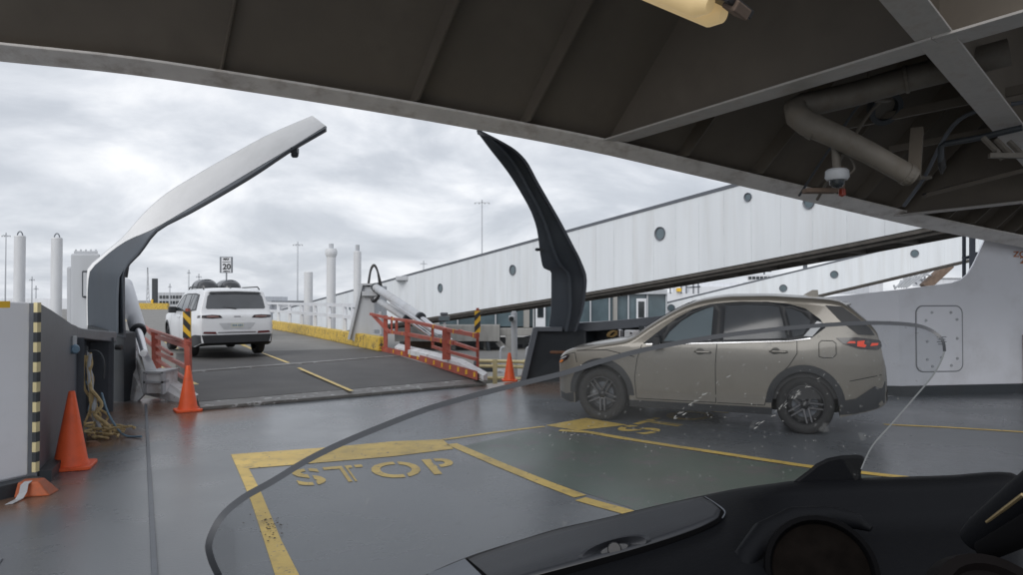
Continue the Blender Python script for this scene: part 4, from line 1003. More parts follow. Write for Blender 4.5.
# floodlight, cctv post, yellow fence
root = thing('floodlight', 'small twin floodlight on a short post behind the red railing', 'floodlight', P(445, 335, 17))
mb = MB(); mb.bar(P(445, 340, 17), P(445, 323, 17), .06); mb.build_split('post', M['worn_white'], root)
mb = MB(); mb.box(P(444.5, 319, 17), (.26, .2, .13)); mb.box(P(444.5, 314.5, 17), (.18, .16, .07)); mb.build('lamp_body', M['grey_steel'], root, bevel=.02)
mb = MB(); mb.box(P(444.5, 319.3, 16.88), (.22, .02, .09)); mb.build('lens', M['glass_build'], root)
root = thing('camera_post', 'pale post with a small camera head behind the farthest orange cone', 'post', P(515, 382, 16.5))
mb = MB(); mb.tube([P(515.2, 386, 16.5), P(514.5, 313, 16.5)], .075, 12); mb.build('pole', M['light_grey'], root, smooth=True)
mb = MB(); mb.box(P(512.5, 319, 16.4), (.16, .3, .13)); mb.box(P(514.5, 313, 16.5), (.12, .12, .06)); mb.build('camera_head', M['light_grey'], root, bevel=.02)
mb = MB(); mb.lathe(P(511.8, 319.5, 16.25), V(0, -1, 0), [(0, .03), (.05, .03), (.06, 0)], 12); mb.build('lens', M['glass_dark'], root)
root = thing('yellow_fence', 'pale yellow pipe fence between the ramp corner and the black bulwark', 'fence', P(500, 384, 16))
mb = MB()
for y in (361.5, 366.5, 378.5): mb.tube([P(478, y, 16), P(505, y+.4, 15.9), P(533, y+1.4, 15.8)], .04, 8)
mb.build('rail', M['cream_yellow'], root, smooth=True)
mb = MB()
for x in (495.5, 526, 530): mb.bar(P(x, 360, 15.9), P(x, 386, 15.9), .10, .05)
mb.build_split('post', M['cream_yellow'], root)
mb = MB(); mb.prism([G(487, 384.5, -.32), G(560, 376, -.32), G(575, 371, -.32), G(470, 372, -.32)], V(0, 0, .1)); struct(mb.build('quay_ledge', M['concrete']))
root = thing('pump_unit', 'small dark pump with pale pipework behind the yellow fence', 'pump', P(487, 380, 18))
mb = MB(); mb.box(P(486, 372, 18), (.45, .4, .35)); mb.lathe(P(484, 366, 18), V(1, 0, 0), [(0, -.25), (.12, -.25), (.12, .2), (0, .2)], 12); mb.build('casing', M['dark_steel'], root, bevel=.02)
mb = MB(); mb.tube(bez([P(492, 382, 17.6), P(499, 372, 17.6), P(508, 376, 17.6)]), .04, 8); mb.tube(bez([P(478, 370, 17.6), P(484, 378, 17.6), P(496, 380, 17.6)]), .035, 8); mb.build_split('pipework', M['light_grey'], root, smooth=True)
for x, lab in ((501, 'curved pale ladder rail left of the camera post under the terminal'), (527, 'curved pale ladder rail next to the black bulwark under the terminal')):
    mb = MB(); mb.tube(bez([P(x, 372, 20), P(x, 352, 20), P(x+2, 348, 20), P(x+4, 348, 20)]), .035, 6); tag(mb.build('ladder_rail', M['light_grey'], smooth=True), lab, 'handrail')

# far right clutter: gantry, crane, ship, sheds
root = thing('lattice_gantry', 'grey lattice gantry seen between the two gangways', 'gantry', P(830, 270, 90))
mb = MB()
for y in (256, 263): mb.bar(P(804, y, 90), P(872, y-7, 90), .35)
for i in range(9): mb.bar(P(804+i*8, 256-i*.8, 90), P(808+i*8, 262-i*.8, 90), .2); mb.bar(P(808+i*8, 262-i*.8, 90), P(812+i*8, 255.5-i*.8, 90), .2)
mb.bar(P(806, 256, 90), P(806, 285, 90), .4); mb.bar(P(856, 252, 90), P(856, 280, 90), .4); mb.build('lattice', M['grey_steel'], root)
mb = MB(); fb(mb, 856, 863, 250.5, 256, 88, 3); mb.build('cabin', M['rust'], root)
root = thing('lattice_gantry', 'tangled grey and brown conveyor lattice under the farther gangway at right', 'conveyor', P(915, 285, 75))
mb = MB(); rr = random.Random(3)
mb.bar(P(925, 288, 75), P(950, 265, 75), .9, .8); mb.build('boom', M['timber'], root)
mb = MB()
for i in range(26): 
    x = rr.uniform(893, 930); y = lerp(288, 268, (x-893)/37)+rr.uniform(-2, 5); mb.bar(P(x, y, 75), P(x+rr.uniform(-9, 9), y+rr.uniform(-6, 5), 75), .14)
for i in range(5): mb.bar(P(897+i*2.5, 288, 74), P(920+i*4, 266+i*.7, 74), .16)
mb.build('lattice', M['light_grey'], root)
root = thing('harbour_ship', 'far white ferry with a raised bridge between the gangways', 'ship', P(745, 290, 220))
mb = MB(); fb(mb, 700, 800, 287, 300, 220, 20); mb.loft([[P(746, 275.5, 219), P(782, 275, 219), P(782, 275, 226), P(746, 275.5, 226)], [P(749, 282, 219), P(779, 282, 219), P(779, 282, 226), P(749, 282, 226)]]); fb(mb, 752, 776, 282, 288, 219, 8); fb(mb, 690, 740, 283, 290, 222, 12); mb.build('superstructure', M['white_paint'], root)
mb = MB()
for i in range(8): fb(mb, 749.5+i*3.9, 752.3+i*3.9, 277, 279.6, 218.7, .3)
mb.build_split('window', M['glass_dark'], root)
mb = MB(); mb.bar(P(765, 275, 220), P(765, 268, 220), .4); mb.bar(P(758, 272, 220), P(772, 272, 220), .3); mb.build_split('mast', M['grey_steel'], root)
root = thing('harbour_ship', 'farther pale workboat with masts and a yellow buoyant part left of the ferry', 'ship', P(690, 298, 160))
mb = MB(); fb(mb, 664, 706, 293, 302, 160, 10); fb(mb, 690, 702, 287, 293, 160, 6); fb(mb, 676, 681, 288, 293, 160, 3); mb.build('superstructure', M['white_paint'], root)
mb = MB()
for x, y in ((671, 284), (682, 287), (687, 284), (694, 280), (699, 283)): mb.bar(P(x, 294, 160), P(x, y, 160), .25)
mb.bar(P(687, 288, 160), P(701, 287, 160), .25); mb.build_split('mast', M['grey_steel'], root)
mb = MB(); fb(mb, 678, 682, 288.5, 292, 159, 1); mb.build('marker', M['tape_yellow'], root)
for (x0, x1, y0, y1, d_, lab) in ((938, 962, 279, 286, 130, 'low far white shed beside the brown conveyor'), (870, 884, 281, 294, 70, 'small pale grey kiosk under the farther gangway'), (560, 640, 297, 312, 120, 'pale far shed roof behind the glazed terminal floor')):
    root = thing('harbour_shed', lab, 'building', P(x0, y1, d_)); mb = MB(); fb(mb, x0, x1, y0, y1, d_, 8); mb.build('wall', M['white_paint'], root)
    mb = MB(); fb(mb, x0-.5, x1+.5, y0-.9, y0, d_-.3, 9); mb.build('roof', M['light_grey'], root)

# ================================================================= CONES
def cone(p, h, lab, rz=0.0, tilt=0):
    root = thing('traffic_cone', lab, 'traffic cone', p, rz, group='orange traffic cones')
    mb = MB(); mb.lathe((0, 0, .03), UP, [(.155*h/.71, 0), (.15*h/.71, .015), (.135*h/.71, .05), (.03, h-.045), (.024, h-.03), (.016, h-.03)], 32); mb.build('body', M['orange'], root, smooth=True, local=True)
    mb = MB(); s = .19*h/.71; pts = []
    for cx, cy, a0 in ((s-.05, s-.05, 0), (-s+.05, s-.05, 90), (-s+.05, -s+.05, 180), (s-.05, -s+.05, 270)):
        for k in range(4): a = R(a0+k*30); pts.append(V(cx+.05*math.cos(a), cy+.05*math.sin(a), 0.001))
    mb.prism(pts, V(0, 0, .032)); mb.build('base', M['orange'], root, bevel=.006, local=True)
cone(G(71, 468), .735, 'nearest orange traffic cone, standing by the left bulwark', R(20))
cone(G(188, 411.5), .66, 'orange traffic cone at the left corner of the ramp', R(35))
cone(P(510, 381.5, 14.0), .56, 'farthest orange traffic cone, in front of the yellow fence', R(10))
# wheel chock with strap
c = G(36, 495)
root = thing('wheel_chock', 'orange wheel chock with a grey webbing strap at the foot of the white door', 'wheel chock', c, R(15))
mb = MB(); mb.loft([[V(-.13, -.09, 0), V(.13, -.09, 0), V(.15, .09, 0), V(-.13, .09, 0)], [V(-.11, -.07, .12), V(.04, -.07, .12), V(.04, .07, .12), V(-.11, .07, .12)]]); mb.build('wedge', mat('chock_orange', (.42, .10, .035), .6, var=.2, dirt=(.12, .07, .05), dirt_amt=.6, dirt_scale=9), root, local=True, bevel=.012)
mb = MB(); mb.grid([[V(x, y-.02, z) for x, y, z in ((-.06, -.05, .125), (-.07, -.10, .11), (-.075, -.115, .05), (-.085, -.16, .012), (-.11, -.28, .006))], [V(x+.05, y, z) for x, y, z in ((-.06, -.05, .125), (-.07, -.10, .11), (-.075, -.115, .05), (-.085, -.16, .012), (-.11, -.28, .006))]]); mb.build('strap', M['light_grey'], root, local=True, solid=.004)

# ================================================================= VEHICLES
M['tan_paint'] = mat('tan_paint', (0.205, 0.190, 0.165), 0.28, var=0.04, metal=0.25, coat=0.5, dirt=(0.15, 0.135, 0.115), dirt_amt=0.35, dirt_scale=2)
M['suv_white'] = mat('suv_white', (0.70, 0.72, 0.75), 0.3, var=0.02, coat=0.5, dirt=(0.5, 0.5, 0.5), dirt_amt=0.2)
M['car_black'] = mat('car_black', (0.02, 0.022, 0.026), 0.3, var=0.05, coat=0.4)
M['cladding'] = mat('black_cladding', (0.028, 0.030, 0.034), 0.5, var=0.1)
M['glass_side'] = mat('glass_side', (0.36, 0.44, 0.49), 0.08, var=0.10, scale=2.2, spec=0.6)
M['glass_tint'] = mat('glass_tint', (0.085, 0.092, 0.102), 0.07, var=0.12, scale=2, spec=0.5)
M['lamp_red_on'] = mat('lamp_red_on', (0.6, 0.03, 0.02), 0.2, emit=((1, 0.14, 0.04), 0.22))
M['lamp_red'] = mat('lamp_red', (0.10, 0.012, 0.014), 0.15, coat=0.5)
M['lamp_dark'] = mat('lamp_dark', (0.03, 0.022, 0.024), 0.12, coat=0.5)
M['lamp_clear'] = mat('lamp_clear', (0.5, 0.52, 0.55), 0.12)
M['lamp_orange'] = mat('lamp_orange', (0.5, 0.14, 0.03), 0.2, emit=((1, .35, .05), .08))
M['rim'] = mat('rim_dark', (0.10, 0.10, 0.106), 0.35, 0.7)
M['rim_black'] = mat('rim_black', (0.02, 0.02, 0.022), 0.3, 0.3)
M['plate'] = mat('plate', (0.55, 0.56, 0.5), 0.4)
M['near_black'] = mat('wheel_well', (0.012, 0.012, 0.012), 0.9)  # plain near-black for wheel wells, underbody and panel seams

class Car:
    def __init__(s, root, L, ua, ur, wr, top, W, belt, sill, Ra, tum=.36, rz=.075, ry=.13, wid=.2):
        s.root = root; s.L = L; s.ua = ua; s.ur = ur; s.wr = wr; s.top = top; s.W = W; s.belt = belt; s.sill = sill; s.Ra = Ra; s.tum = tum; s.rz = rz; s.ry = ry; s.nose = 1.0; s.fine = False
    def zt(s, u): return sinterp(s.top, u)
    def side(s, u, z):
        w = sinterp(s.W, u); zb = sinterp(s.belt, u); k = lambda q: .045*((q-.80)/.5)**2 if q < .80 else .05*((q-.80)/.35)**2
        if z <= zb: y = w-k(z)
        else: y = w-k(zb)-(z-zb)*s.tum-.5*s.tum*.22*(z-zb)**2
        return y
    def zbot(s, u):
        z = sinterp(s.sill, u)
        for c in (s.ua, s.ur):
            if abs(u-c) < s.Ra: z = max(z, s.wr+.01+math.sqrt(max(0, s.Ra**2-(u-c)**2)))
        return z
    def loc(s, u, y, z): return V(y, s.ur-(u if u > .45 else .45-(.45-u)*s.nose), z)
    def shell(s, paint, name='body'):
        us = set()
        for i in range(73): us.add(round(s.L*i/72, 4))
        for c in (s.ua, s.ur):
            for i in range(19): us.add(round(c-s.Ra*math.cos(math.pi*i/18)*.9999, 4))
            us.add(round(c-s.Ra-.004, 4)); us.add(round(c+s.Ra+.004, 4))
        for k in (.004, .012, .025, .045, .07): us.add(k); us.add(round(s.L-k, 4))
        for u, z in s.top: us.add(round(u, 4))
        if s.fine: us |= {round(1.6+i*.022, 4) for i in range(112)}
        us = sorted(u for u in us if 0 <= u <= s.L)
        u2 = [us[0]]
        for u in us[1:]:
            if u-u2[-1] > .0018: u2.append(u)
        us = u2
        mb = MB(); secs = []
        NS, NC, NT = (36 if s.fine else 14), 6, 6
        for u in us:
            zb, zt = s.zbot(u), s.zt(u); sill = sinterp(s.sill, u); rz = min(s.rz, (zt-zb)*.4)
            if zt-zb < .02: zt = zb+.02
            half = []
            yi = .52
            y0 = s.side(u, zb); yi = min(yi, y0-.05)
            half.append((0, sill+.02)); half.append((yi, sill+.02)); half.append((yi, max(zb, sill+.021))); half.append((y0-.03, zb)); half.append((y0-.004, zb))
            for i in range(NS+1):
                z = lerp(zb+.004, zt-rz, i/NS); half.append((s.side(u, z), z))
            ys = s.side(u, zt-rz); ry = min(s.ry, ys*.5)
            for i in range(1, NC+1):
                th = math.pi/2*i/NC; half.append((ys-ry*(1-math.cos(th))-.0, zt-rz+rz*math.sin(th)))
            ye = ys-ry
            for i in range(1, NT+1):
                y = ye*(1-i/NT); half.append((y, zt+s.crown(u)*(1-(y/ye)**2)))
            sec = [s.loc(u, y, z) for y, z in half]+[s.loc(u, -y, z) for y, z in reversed(half[1:-1])]
            secs.append(sec)
        nh = 5+NS+1+NC+NT; nfull = len(secs[0]); mi = []
        for j in range(nfull):
            jj = j if j < nh-1 else nfull-1-j
            mi.append(1 if jj < 4 else 0)
        mb.loft(secs, mi)
        o = mb.build(name, [paint, M['near_black']], s.root, smooth=True, local=True, sharp=38)
        return o
    def cut(s, o, panes, screens=()):
        def ins(x, y, q):
            c_ = False
            for i in range(len(q)):
                x1, y1 = q[i]; x2, y2 = q[i-1]
                if (y1 > y) != (y2 > y) and x < (x2-x1)*(y-y1)/(y2-y1)+x1: c_ = not c_
            return c_
        bm = bmesh.new(); bm.from_mesh(o.data); kill = []
        for f in bm.faces:
            pts = [(s.ur-v.co.y, v.co.z, abs(v.co.x)) for v in f.verts]; m_ = f.calc_center_median(); pts.append((s.ur-m_.y, m_.z, abs(m_.x)))
            if min(p[2] for p in pts) > .45 and any(ins(p[0], p[1], q) for p in pts for q in panes): kill.append(f)
            elif any(a < s.ur-m_.y < b and abs(m_.x) < wd_ for a, b, wd_ in screens) and m_.z > 1.1: kill.append(f)
        bmesh.ops.delete(bm, geom=kill, context='FACES'); bm.to_mesh(o.data); bm.free()
    def ring(s, poly, holes, m, name, off=.004, step=.07):
        out = []
        def ins(x, y, q):
            c_ = False
            for i in range(len(q)):
                x1, y1 = q[i]; x2, y2 = q[i-1]
                if (y1 > y) != (y2 > y) and x < (x2-x1)*(y-y1)/(y2-y1)+x1: c_ = not c_
            return c_
        vs = []; es = []
        for q in [poly]+list(holes):
            k = []; n = len(q)
            for i in range(n):
                a, b = Vector(q[i]), Vector(q[(i+1) % n]); m_ = max(1, int((b-a).length/step))
                for j in range(m_): k.append(a+(b-a)*j/m_)
            b0 = len(vs); vs += k; es += [(b0+i, b0+(i+1) % len(k)) for i in range(len(k))]
        R_ = delaunay_2d_cdt(vs, es, [], 0, 1e-6)
        for sd_ in (-1, 1):
            mb = MB(); mb.v = [s.loc(p[0], sd_*(s.side(p[0], p[1])+off), p[1]) for p in R_[0]]
            for f in R_[2]:
                cx = sum(R_[0][i][0] for i in f)/3; cy = sum(R_[0][i][1] for i in f)/3
                if ins(cx, cy, poly) and not any(ins(cx, cy, h) for h in holes): mb.f.append(tuple(f)); mb.mi.append(0)
            out.append(mb.build(name, m, s.root, smooth=True, local=True, solid=.01))
        return out
    def crown(s, u): return .025
    def sp(s, poly, m, name, off=.004, step=.09, sides=(-1, 1), parent=None, label=None):
        objs = []
        for sd_ in sides:
            mb = MB(); mb.patch(poly, lambda u, z: s.loc(u, sd_*(s.side(u, z)+off), z), step)
            objs.append(mb.build(name, m, parent or s.root, smooth=True, local=True))
        return objs
    def seam(s, pts, m, wd=.010, off=.0025, sides=(-1, 1), name='seam', mb=None):
        own = mb is None; mb = mb or MB()
        fine = []
        for a, b in zip(pts, pts[1:]):
            n = max(1, int(math.hypot(b[0]-a[0], b[1]-a[1])/.06))
            for i in range(n): fine.append((lerp(a[0], b[0], i/n), lerp(a[1], b[1], i/n)))
        fine.append(pts[-1])
        for sd_ in sides:
            r0 = []; r1 = []
            for i, p in enumerate(fine):
                a = fine[max(i-1, 0)]; b = fine[min(i+1, len(fine)-1)]; dx, dy = b[0]-a[0], b[1]-a[1]; l = math.hypot(dx, dy) or 1; nx, ny = -dy/l*wd/2, dx/l*wd/2
                r0.append(s.loc(p[0]+nx, sd_*(s.side(p[0]+nx, p[1]+ny)+off), p[1]+ny)); r1.append(s.loc(p[0]-nx, sd_*(s.side(p[0]-nx, p[1]-ny)+off), p[1]-ny))
            mb.grid([r0, r1])
        if own: return mb.build_split(name, m, s.root, local=True, smooth=True)
    def archring(s, m, wdt=.075, off=.012, name='arch_trim', a0=0, a1=180):
        for c in (s.ua, s.ur):
            for sd_ in (-1, 1):
                mb = MB(); rows = []
                for i in range(25):
                    th = R(lerp(a0, a1, i/24)); row = []
                    for k, rr_ in enumerate((s.Ra-.012, s.Ra-.01, s.Ra+wdt*.5, s.Ra+wdt, s.Ra+wdt+.002)):
                        u = c-rr_*math.cos(th); z = s.wr+.01+rr_*math.sin(th); o = (-.05, off, off, off*.8, 0)[k]
                        row.append(s.loc(u, sd_*(s.side(min(max(u, .02), s.L-.02), z)+o), z))
                    rows.append(row)
                mb.grid(rows); mb.build(name, m, s.root, smooth=True, local=True)
    def wheel(s, u, sd_, ysurf, rim_r, spokes, rimm, spokem=None):
        r = s.wr; w_ = .225; yc = sd_*(ysurf-.125); ax = V(sd_, 0, 0); c = V(yc, s.ur-u, r)
        mb = MB(); prof = [(rim_r-.01, -w_/2+.01), (rim_r+.03, -w_/2), (r-.03, -w_/2+.005), (r-.008, -w_/2+.025), (r, -w_/2+.05), (r, w_/2-.05), (r-.008, w_/2-.025), (r-.03, w_/2-.005), (rim_r+.03, w_/2), (rim_r, w_/2-.012), (rim_r-.012, w_/2-.02)]
        mb.lathe(c, ax, prof, 48)
        ty = mb.build('wheel', M['rubber'], s.root, smooth=True, local=True, sharp=50)
        mb = MB(); mb.lathe(c, ax, [(rim_r-.006, w_/2-.014), (rim_r-.02, w_/2-.012), (rim_r-.03, w_/2-.05), (rim_r-.04, -.02), (0.0, -.04)], 40)
        mb.build('rim', M['rim_black'], ty, smooth=True, local=True)
        mb = MB(); ph = random.uniform(0, 1)
        for k in range(spokes):
            for q in (-.085, .085):
                a = 2*math.pi*k/spokes+ph
                d0 = V(0, math.cos(a), math.sin(a)); d1 = V(0, math.cos(a+q*1.6), math.sin(a+q*1.6)); t = V(0, -math.sin(a), math.cos(a))
                p0 = c+d0*.045+t*q*.35+ax*(w_/2-.05); p1 = c+d1*(rim_r-.02)+ax*(w_/2-.03)
                mb.loft([[p0-t*.016-ax*.03, p0+t*.016-ax*.03, p0+t*.012, p0-t*.012], [p1-t*.014-ax*.03, p1+t*.014-ax*.03, p1+t*.009, p1-t*.009]])
        mb.build('spoke', spokem or rimm, ty, local=True)
        mb = MB(); mb.lathe(c+ax*(w_/2-.055), ax, [(0, .022), (.03, .02), (.055, .0), (.06, -.03)], 18); mb.build('hub', M['rim_black'], ty, smooth=True, local=True)
        mb = MB(); mb.lathe(c+ax*-.02, ax, [(0, .02), (.16, .02), (.16, -.01), (0, -.01)], 24); mb.build('brake_disc', M['grey_steel'], ty, local=True)
    def usurf(s, y, z, rear=True):
        u = s.L if rear else 0
        while 0 <= u <= s.L:
            if abs(y) <= s.side(u, min(z, s.zt(u)))+.0005 and z <= s.zt(u)+.002+max(0, s.crown(u)*(1-(y/max(.1, s.side(u, s.zt(u))-s.ry))**2)): return u
            u += -.004 if rear else .004
        return s.L if rear else 0
    def endpatch(s, poly, m, name, off=.006, step=.05, rear=True, mirror=True, parent=None, solid=0):
        out = []
        for sg in ((1, -1) if mirror else (1,)):
            mb = MB(); mb.patch(poly, lambda y, z: s.loc(s.usurf(y, z, rear)+(off if rear else -off), sg*y, z), step)
            out.append(mb.build(name, m, parent or s.root, smooth=True, local=True, solid=solid))
        return out
    def screen(s, u0, u1, m, name, inset=.03, off=.004, z_cut=None):
        mb = MB(); rows = []
        n = 14
        for i in range(n+1):
            u = lerp(u0, u1, i/n); zt = s.zt(u); ys = s.side(u, zt-s.rz); ye = ys-s.ry*.65-inset; sl = (s.zt(u+.01)-s.zt(u-.01))/.02; nn = math.hypot(1, sl); row = []
            for k in range(13):
                y = ye*(2*k/12-1); z = zt+s.crown(u)*(1-(y/(ys-s.ry))**2); row.append(s.loc(u-sl/nn*off*2, y, z+off*2/nn))
            rows.append(row)
        mb.grid(rows); return mb.build(name, m, s.root, smooth=True, local=True)

# ---- tan crossover
TH = 22.5
rw = G(806, 434.5)                      # contact of near rear wheel
fw = V(-math.cos(R(TH)), math.sin(R(TH)), 0); rt = V(math.sin(R(TH)), math.cos(R(TH)), 0)
ctr = rw+rt*.76
root = thing('crossover_car', 'tan crossover car with black wheels seen from the side through the windscreen', 'car', ctr, math.atan2(-fw.x, fw.y)); root.scale = (.93, .93, 1)
c = Car(root, 4.575, .91, 3.61, .352,
    top=[(0, .62), (.02, .74), (.06, .80), (.14, .86), (.30, .92), (.60, .985), (.95, 1.045), (1.22, 1.09), (1.34, 1.13), (1.60, 1.30), (1.90, 1.475), (2.12, 1.575), (2.35, 1.635), (2.70, 1.672), (3.10, 1.675), (3.50, 1.655), (3.90, 1.625), (4.04, 1.595), (4.12, 1.55), (4.28, 1.42), (4.42, 1.29), (4.47, 1.22), (4.50, 1.10), (4.53, .95), (4.56, .86), (4.575, .74)],
    W=[(0, .42), (.02, .54), (.06, .65), (.14, .75), (.28, .835), (.50, .89), (.91, .92), (1.5, .912), (2.3, .915), (3.2, .922), (3.61, .928), (4.0, .905), (4.25, .875), (4.40, .835), (4.50, .775), (4.55, .70), (4.575, .62)],
    belt=[(0, .95), (1.2, 1.01), (1.5, 1.03), (2.5, 1.065), (3.6, 1.10), (4.2, 1.17), (4.575, 1.17)],
    sill=[(0, .33), (.12, .25), (.4, .22), (.6, .21), (3.9, .21), (4.2, .27), (4.45, .34), (4.575, .40)], Ra=.405)
c.nose = .64; c.fine = True; shell_ = c.shell(M['tan_paint'])
c.archring(M['cladding'], .07)
# black sill and bumper bottoms
c.sp([(1.32, .215), (3.21, .215), (3.21, .30), (1.32, .30)], M['cladding'], 'sill_trim', .014)
c.sp([(4.02, .255), (4.2, .28), (4.45, .35), (4.54, .41), (4.55, .66), (4.40, .60), (4.20, .46), (4.02, .42)], M['cladding'], 'bumper_trim', .012)
c.sp([(.14, .26), (.4, .225), (.49, .23), (.49, .36), (.3, .33), (.12, .36)], M['cladding'], 'bumper_trim', .012)
c.endpatch([(0, .41), (.60, .41), (.66, .52), (.5, .56), (0, .56)], M['cladding'], 'bumper_trim', .012)
# glass area: dark surround then panes
sur = [(1.52, 1.045), (1.74, 1.215), (1.98, 1.385), (2.18, 1.490), (2.42, 1.560), (2.80, 1.592), (3.15, 1.590), (3.42, 1.565), (3.62, 1.51), (3.80, 1.38), (3.86, 1.285), (3.70, 1.165), (3.45, 1.125), (2.60, 1.085), (2.0, 1.06)]
fwn = [(1.80, 1.08), (1.88, 1.20), (2.04, 1.345), (2.20, 1.440), (2.36, 1.505), (2.46, 1.53), (2.44, 1.105), (2.1, 1.09)]
rwn = [(2.60, 1.112), (2.615, 1.545), (2.9, 1.557), (3.18, 1.55), (3.30, 1.53), (3.40, 1.15), (3.0, 1.13)]
qwn = [(3.47, 1.165), (3.38, 1.515), (3.46, 1.51), (3.58, 1.46), (3.69, 1.36), (3.60, 1.20)]
c.cut(shell_, [fwn, rwn, qwn], [(1.42, 2.06, .56), (4.16, 4.36, .42)])
c.ring(sur, [fwn, rwn, qwn], M['cladding'], 'window_surround', .006)
def tint(name, t, ref, painted_haze=.0):
    m = bpy.data.materials.new(name); m.use_nodes = True; tt = m.node_tree; n = tt.nodes; l = tt.links; n.clear()
    o = n.new('ShaderNodeOutputMaterial'); tr = n.new('ShaderNodeBsdfTransparent'); tr.inputs[0].default_value = (*t, 1); gl = n.new('ShaderNodeBsdfGlossy'); gl.inputs['Roughness'].default_value = .03
    ns = n.new('ShaderNodeTexNoise'); ns.inputs['Scale'].default_value = 3; mr = n.new('ShaderNodeMapRange'); mr.inputs[3].default_value = .85; mr.inputs[4].default_value = 1.0; l.new(ns.outputs[0], mr.inputs[0]); l.new(mr.outputs[0], gl.inputs[0])
    fr = n.new('ShaderNodeFresnel'); fr.inputs[0].default_value = ref; mx_ = n.new('ShaderNodeMixShader'); df = n.new('ShaderNodeBsdfDiffuse'); df.inputs[0].default_value = (.42, .52, .58, 1); m0 = n.new('ShaderNodeMixShader'); m0.inputs[0].default_value = painted_haze; l.new(tr.outputs[0], m0.inputs[1]); l.new(df.outputs[0], m0.inputs[2]); l.new(fr.outputs[0], mx_.inputs[0]); l.new(m0.outputs[0], mx_.inputs[1]); l.new(gl.outputs[0], mx_.inputs[2]); l.new(mx_.outputs[0], o.inputs[0]); return m  # bluish diffuse mix paints see-through brightness and haze into the pane
M['tint_light'] = tint('glass_clear', (.72, .78, .80), 1.7, .38); M['tint_dark'] = tint('glass_privacy', (.34, .36, .38), 1.75); M['tint_screen'] = tint('glass_screen', (.7, .75, .75), 1.6)
c.sp(fwn, M['tint_light'], 'front_window', .003)
c.sp(rwn, M['glass_tint'], 'rear_window', .003)
c.sp(qwn, M['glass_tint'], 'quarter_window', .003)
c.sp([(3.60, 1.18), (3.76, 1.36), (3.815, 1.345), (3.825, 1.31), (3.70, 1.175)], M['lamp_clear'], 'chrome_flash', .012, .05)
c.seam([(1.56, 1.04), (2.0, 1.056), (2.6, 1.08), (3.4, 1.12), (3.68, 1.155)], M['chrome'], .016, .009, name='belt_trim')
mb = MB()
for pts in ([(1.42, .33), (1.40, .60), (1.44, .85), (1.50, 1.03)], [(2.50, .32), (2.50, .8), (2.52, 1.08)], [(1.42, .325), (2.50, .325)], [(3.15, .45), (3.22, .62), (3.42, .82), (3.52, .97), (3.52, 1.12)], [(2.52, .325), (3.12, .325), (3.15, .45)],
            [(3.78, .94), (3.78, 1.10), (3.81, 1.13), (3.94, 1.13), (3.98, 1.10), (3.98, .97), (3.94, .93), (3.82, .93), (3.78, .94)], [(1.40, .87), (1.0, .95), (.55, .93)], [(4.13, .66), (4.35, .71), (4.5, .74)], [(.10, .80), (.3, .86), (.52, .90), (.55, .77)]):
    c.seam(pts, None, .009, .003, mb=mb)
mb.build_split('panel_seam', M['near_black'], root, local=True)
c.seam([(1.48, .42), (2.0, .40), (3.1, .42)], M['tan_paint'], .035, .010, name='door_crease')
c.screen(1.36, 2.14, M['tint_screen'], 'windscreen')
c.screen(4.13, 4.44, M['tint_dark'], 'rear_screen')
M['trim_grey'] = mat('cabin_trim', (.05, .05, .052), .8)
c.sp([(1.45, .32), (4.2, .45), (4.2, 1.06), (3.5, 1.07), (1.6, 1.0)], M['trim_grey'], 'door_card', -.05, .12)
o_ = c.screen(2.10, 4.06, mat('headliner', (.30, .29, .27), .9), 'headliner', .0, -.022)
mb = MB(); mb.loft([[V(x, 3.61-1.50, .7), V(x, 3.61-1.50, 1.03), V(x, 3.61-1.75, 1.06), V(x, 3.61-1.92, 1.0), V(x, 3.61-1.92, .7)] for x in (-.75, .75)]); mb.build('dashboard', M['trim_grey'], root, local=True, bevel=.02)
def seat(x, u, w_, name='seat'):
    mb = MB(); mb.loft([[V(x-w_*k, 3.61-u+a_, z), V(x+w_*k, 3.61-u+a_, z), V(x+w_*k, 3.61-u+a_-.14, z), V(x-w_*k, 3.61-u+a_-.14, z)] for k, a_, z in ((1, .12, .55), (1.05, .08, .85), (.95, .0, 1.12), (.7, -.03, 1.17))])
    mb.box(V(x, 3.61-u+.36, .56), (w_*2, .52, .16)); o2 = mb.build(name, M['trim_grey'], root, local=True, bevel=.03)
    for xx in ((x,) if w_ < .4 else (x-.4, x, x+.4)):
        mb = MB(); mb.loft([[V(xx-k, 3.61-u-.04+a_, z), V(xx+k, 3.61-u-.04+a_, z), V(xx+k, 3.61-u-.13+a_, z), V(xx-k, 3.61-u-.13+a_, z)] for k, a_, z in ((.10, .0, 1.22), (.13, .0, 1.30), (.12, .01, 1.37), (.08, .01, 1.40))]); mb.bar(V(xx, 3.61-u-.08, 1.1), V(xx, 3.61-u-.08, 1.25), .10, .02); mb.build('headrest', M['trim_grey'], o2, local=True, bevel=.015)
seat(-.38, 2.55, .25); seat(.38, 2.55, .25); seat(0, 3.38, .64, 'rear_bench')
mb = MB(); mb.tube([V(-.38+.18*math.cos(t), 3.61-2.03-.05*math.sin(t), 1.03+.17*math.sin(t)) for t in [math.pi*2*k/24 for k in range(25)]], .014, 8); mb.tube([V(-.56, 3.61-2.03, 1.03), V(-.38, 3.61-1.98, 1.0), V(-.20, 3.61-2.03, 1.03)], .02, 8); mb.build('steering_wheel', M['black'], root, local=True, smooth=True)
mb = MB()   # roof spoiler
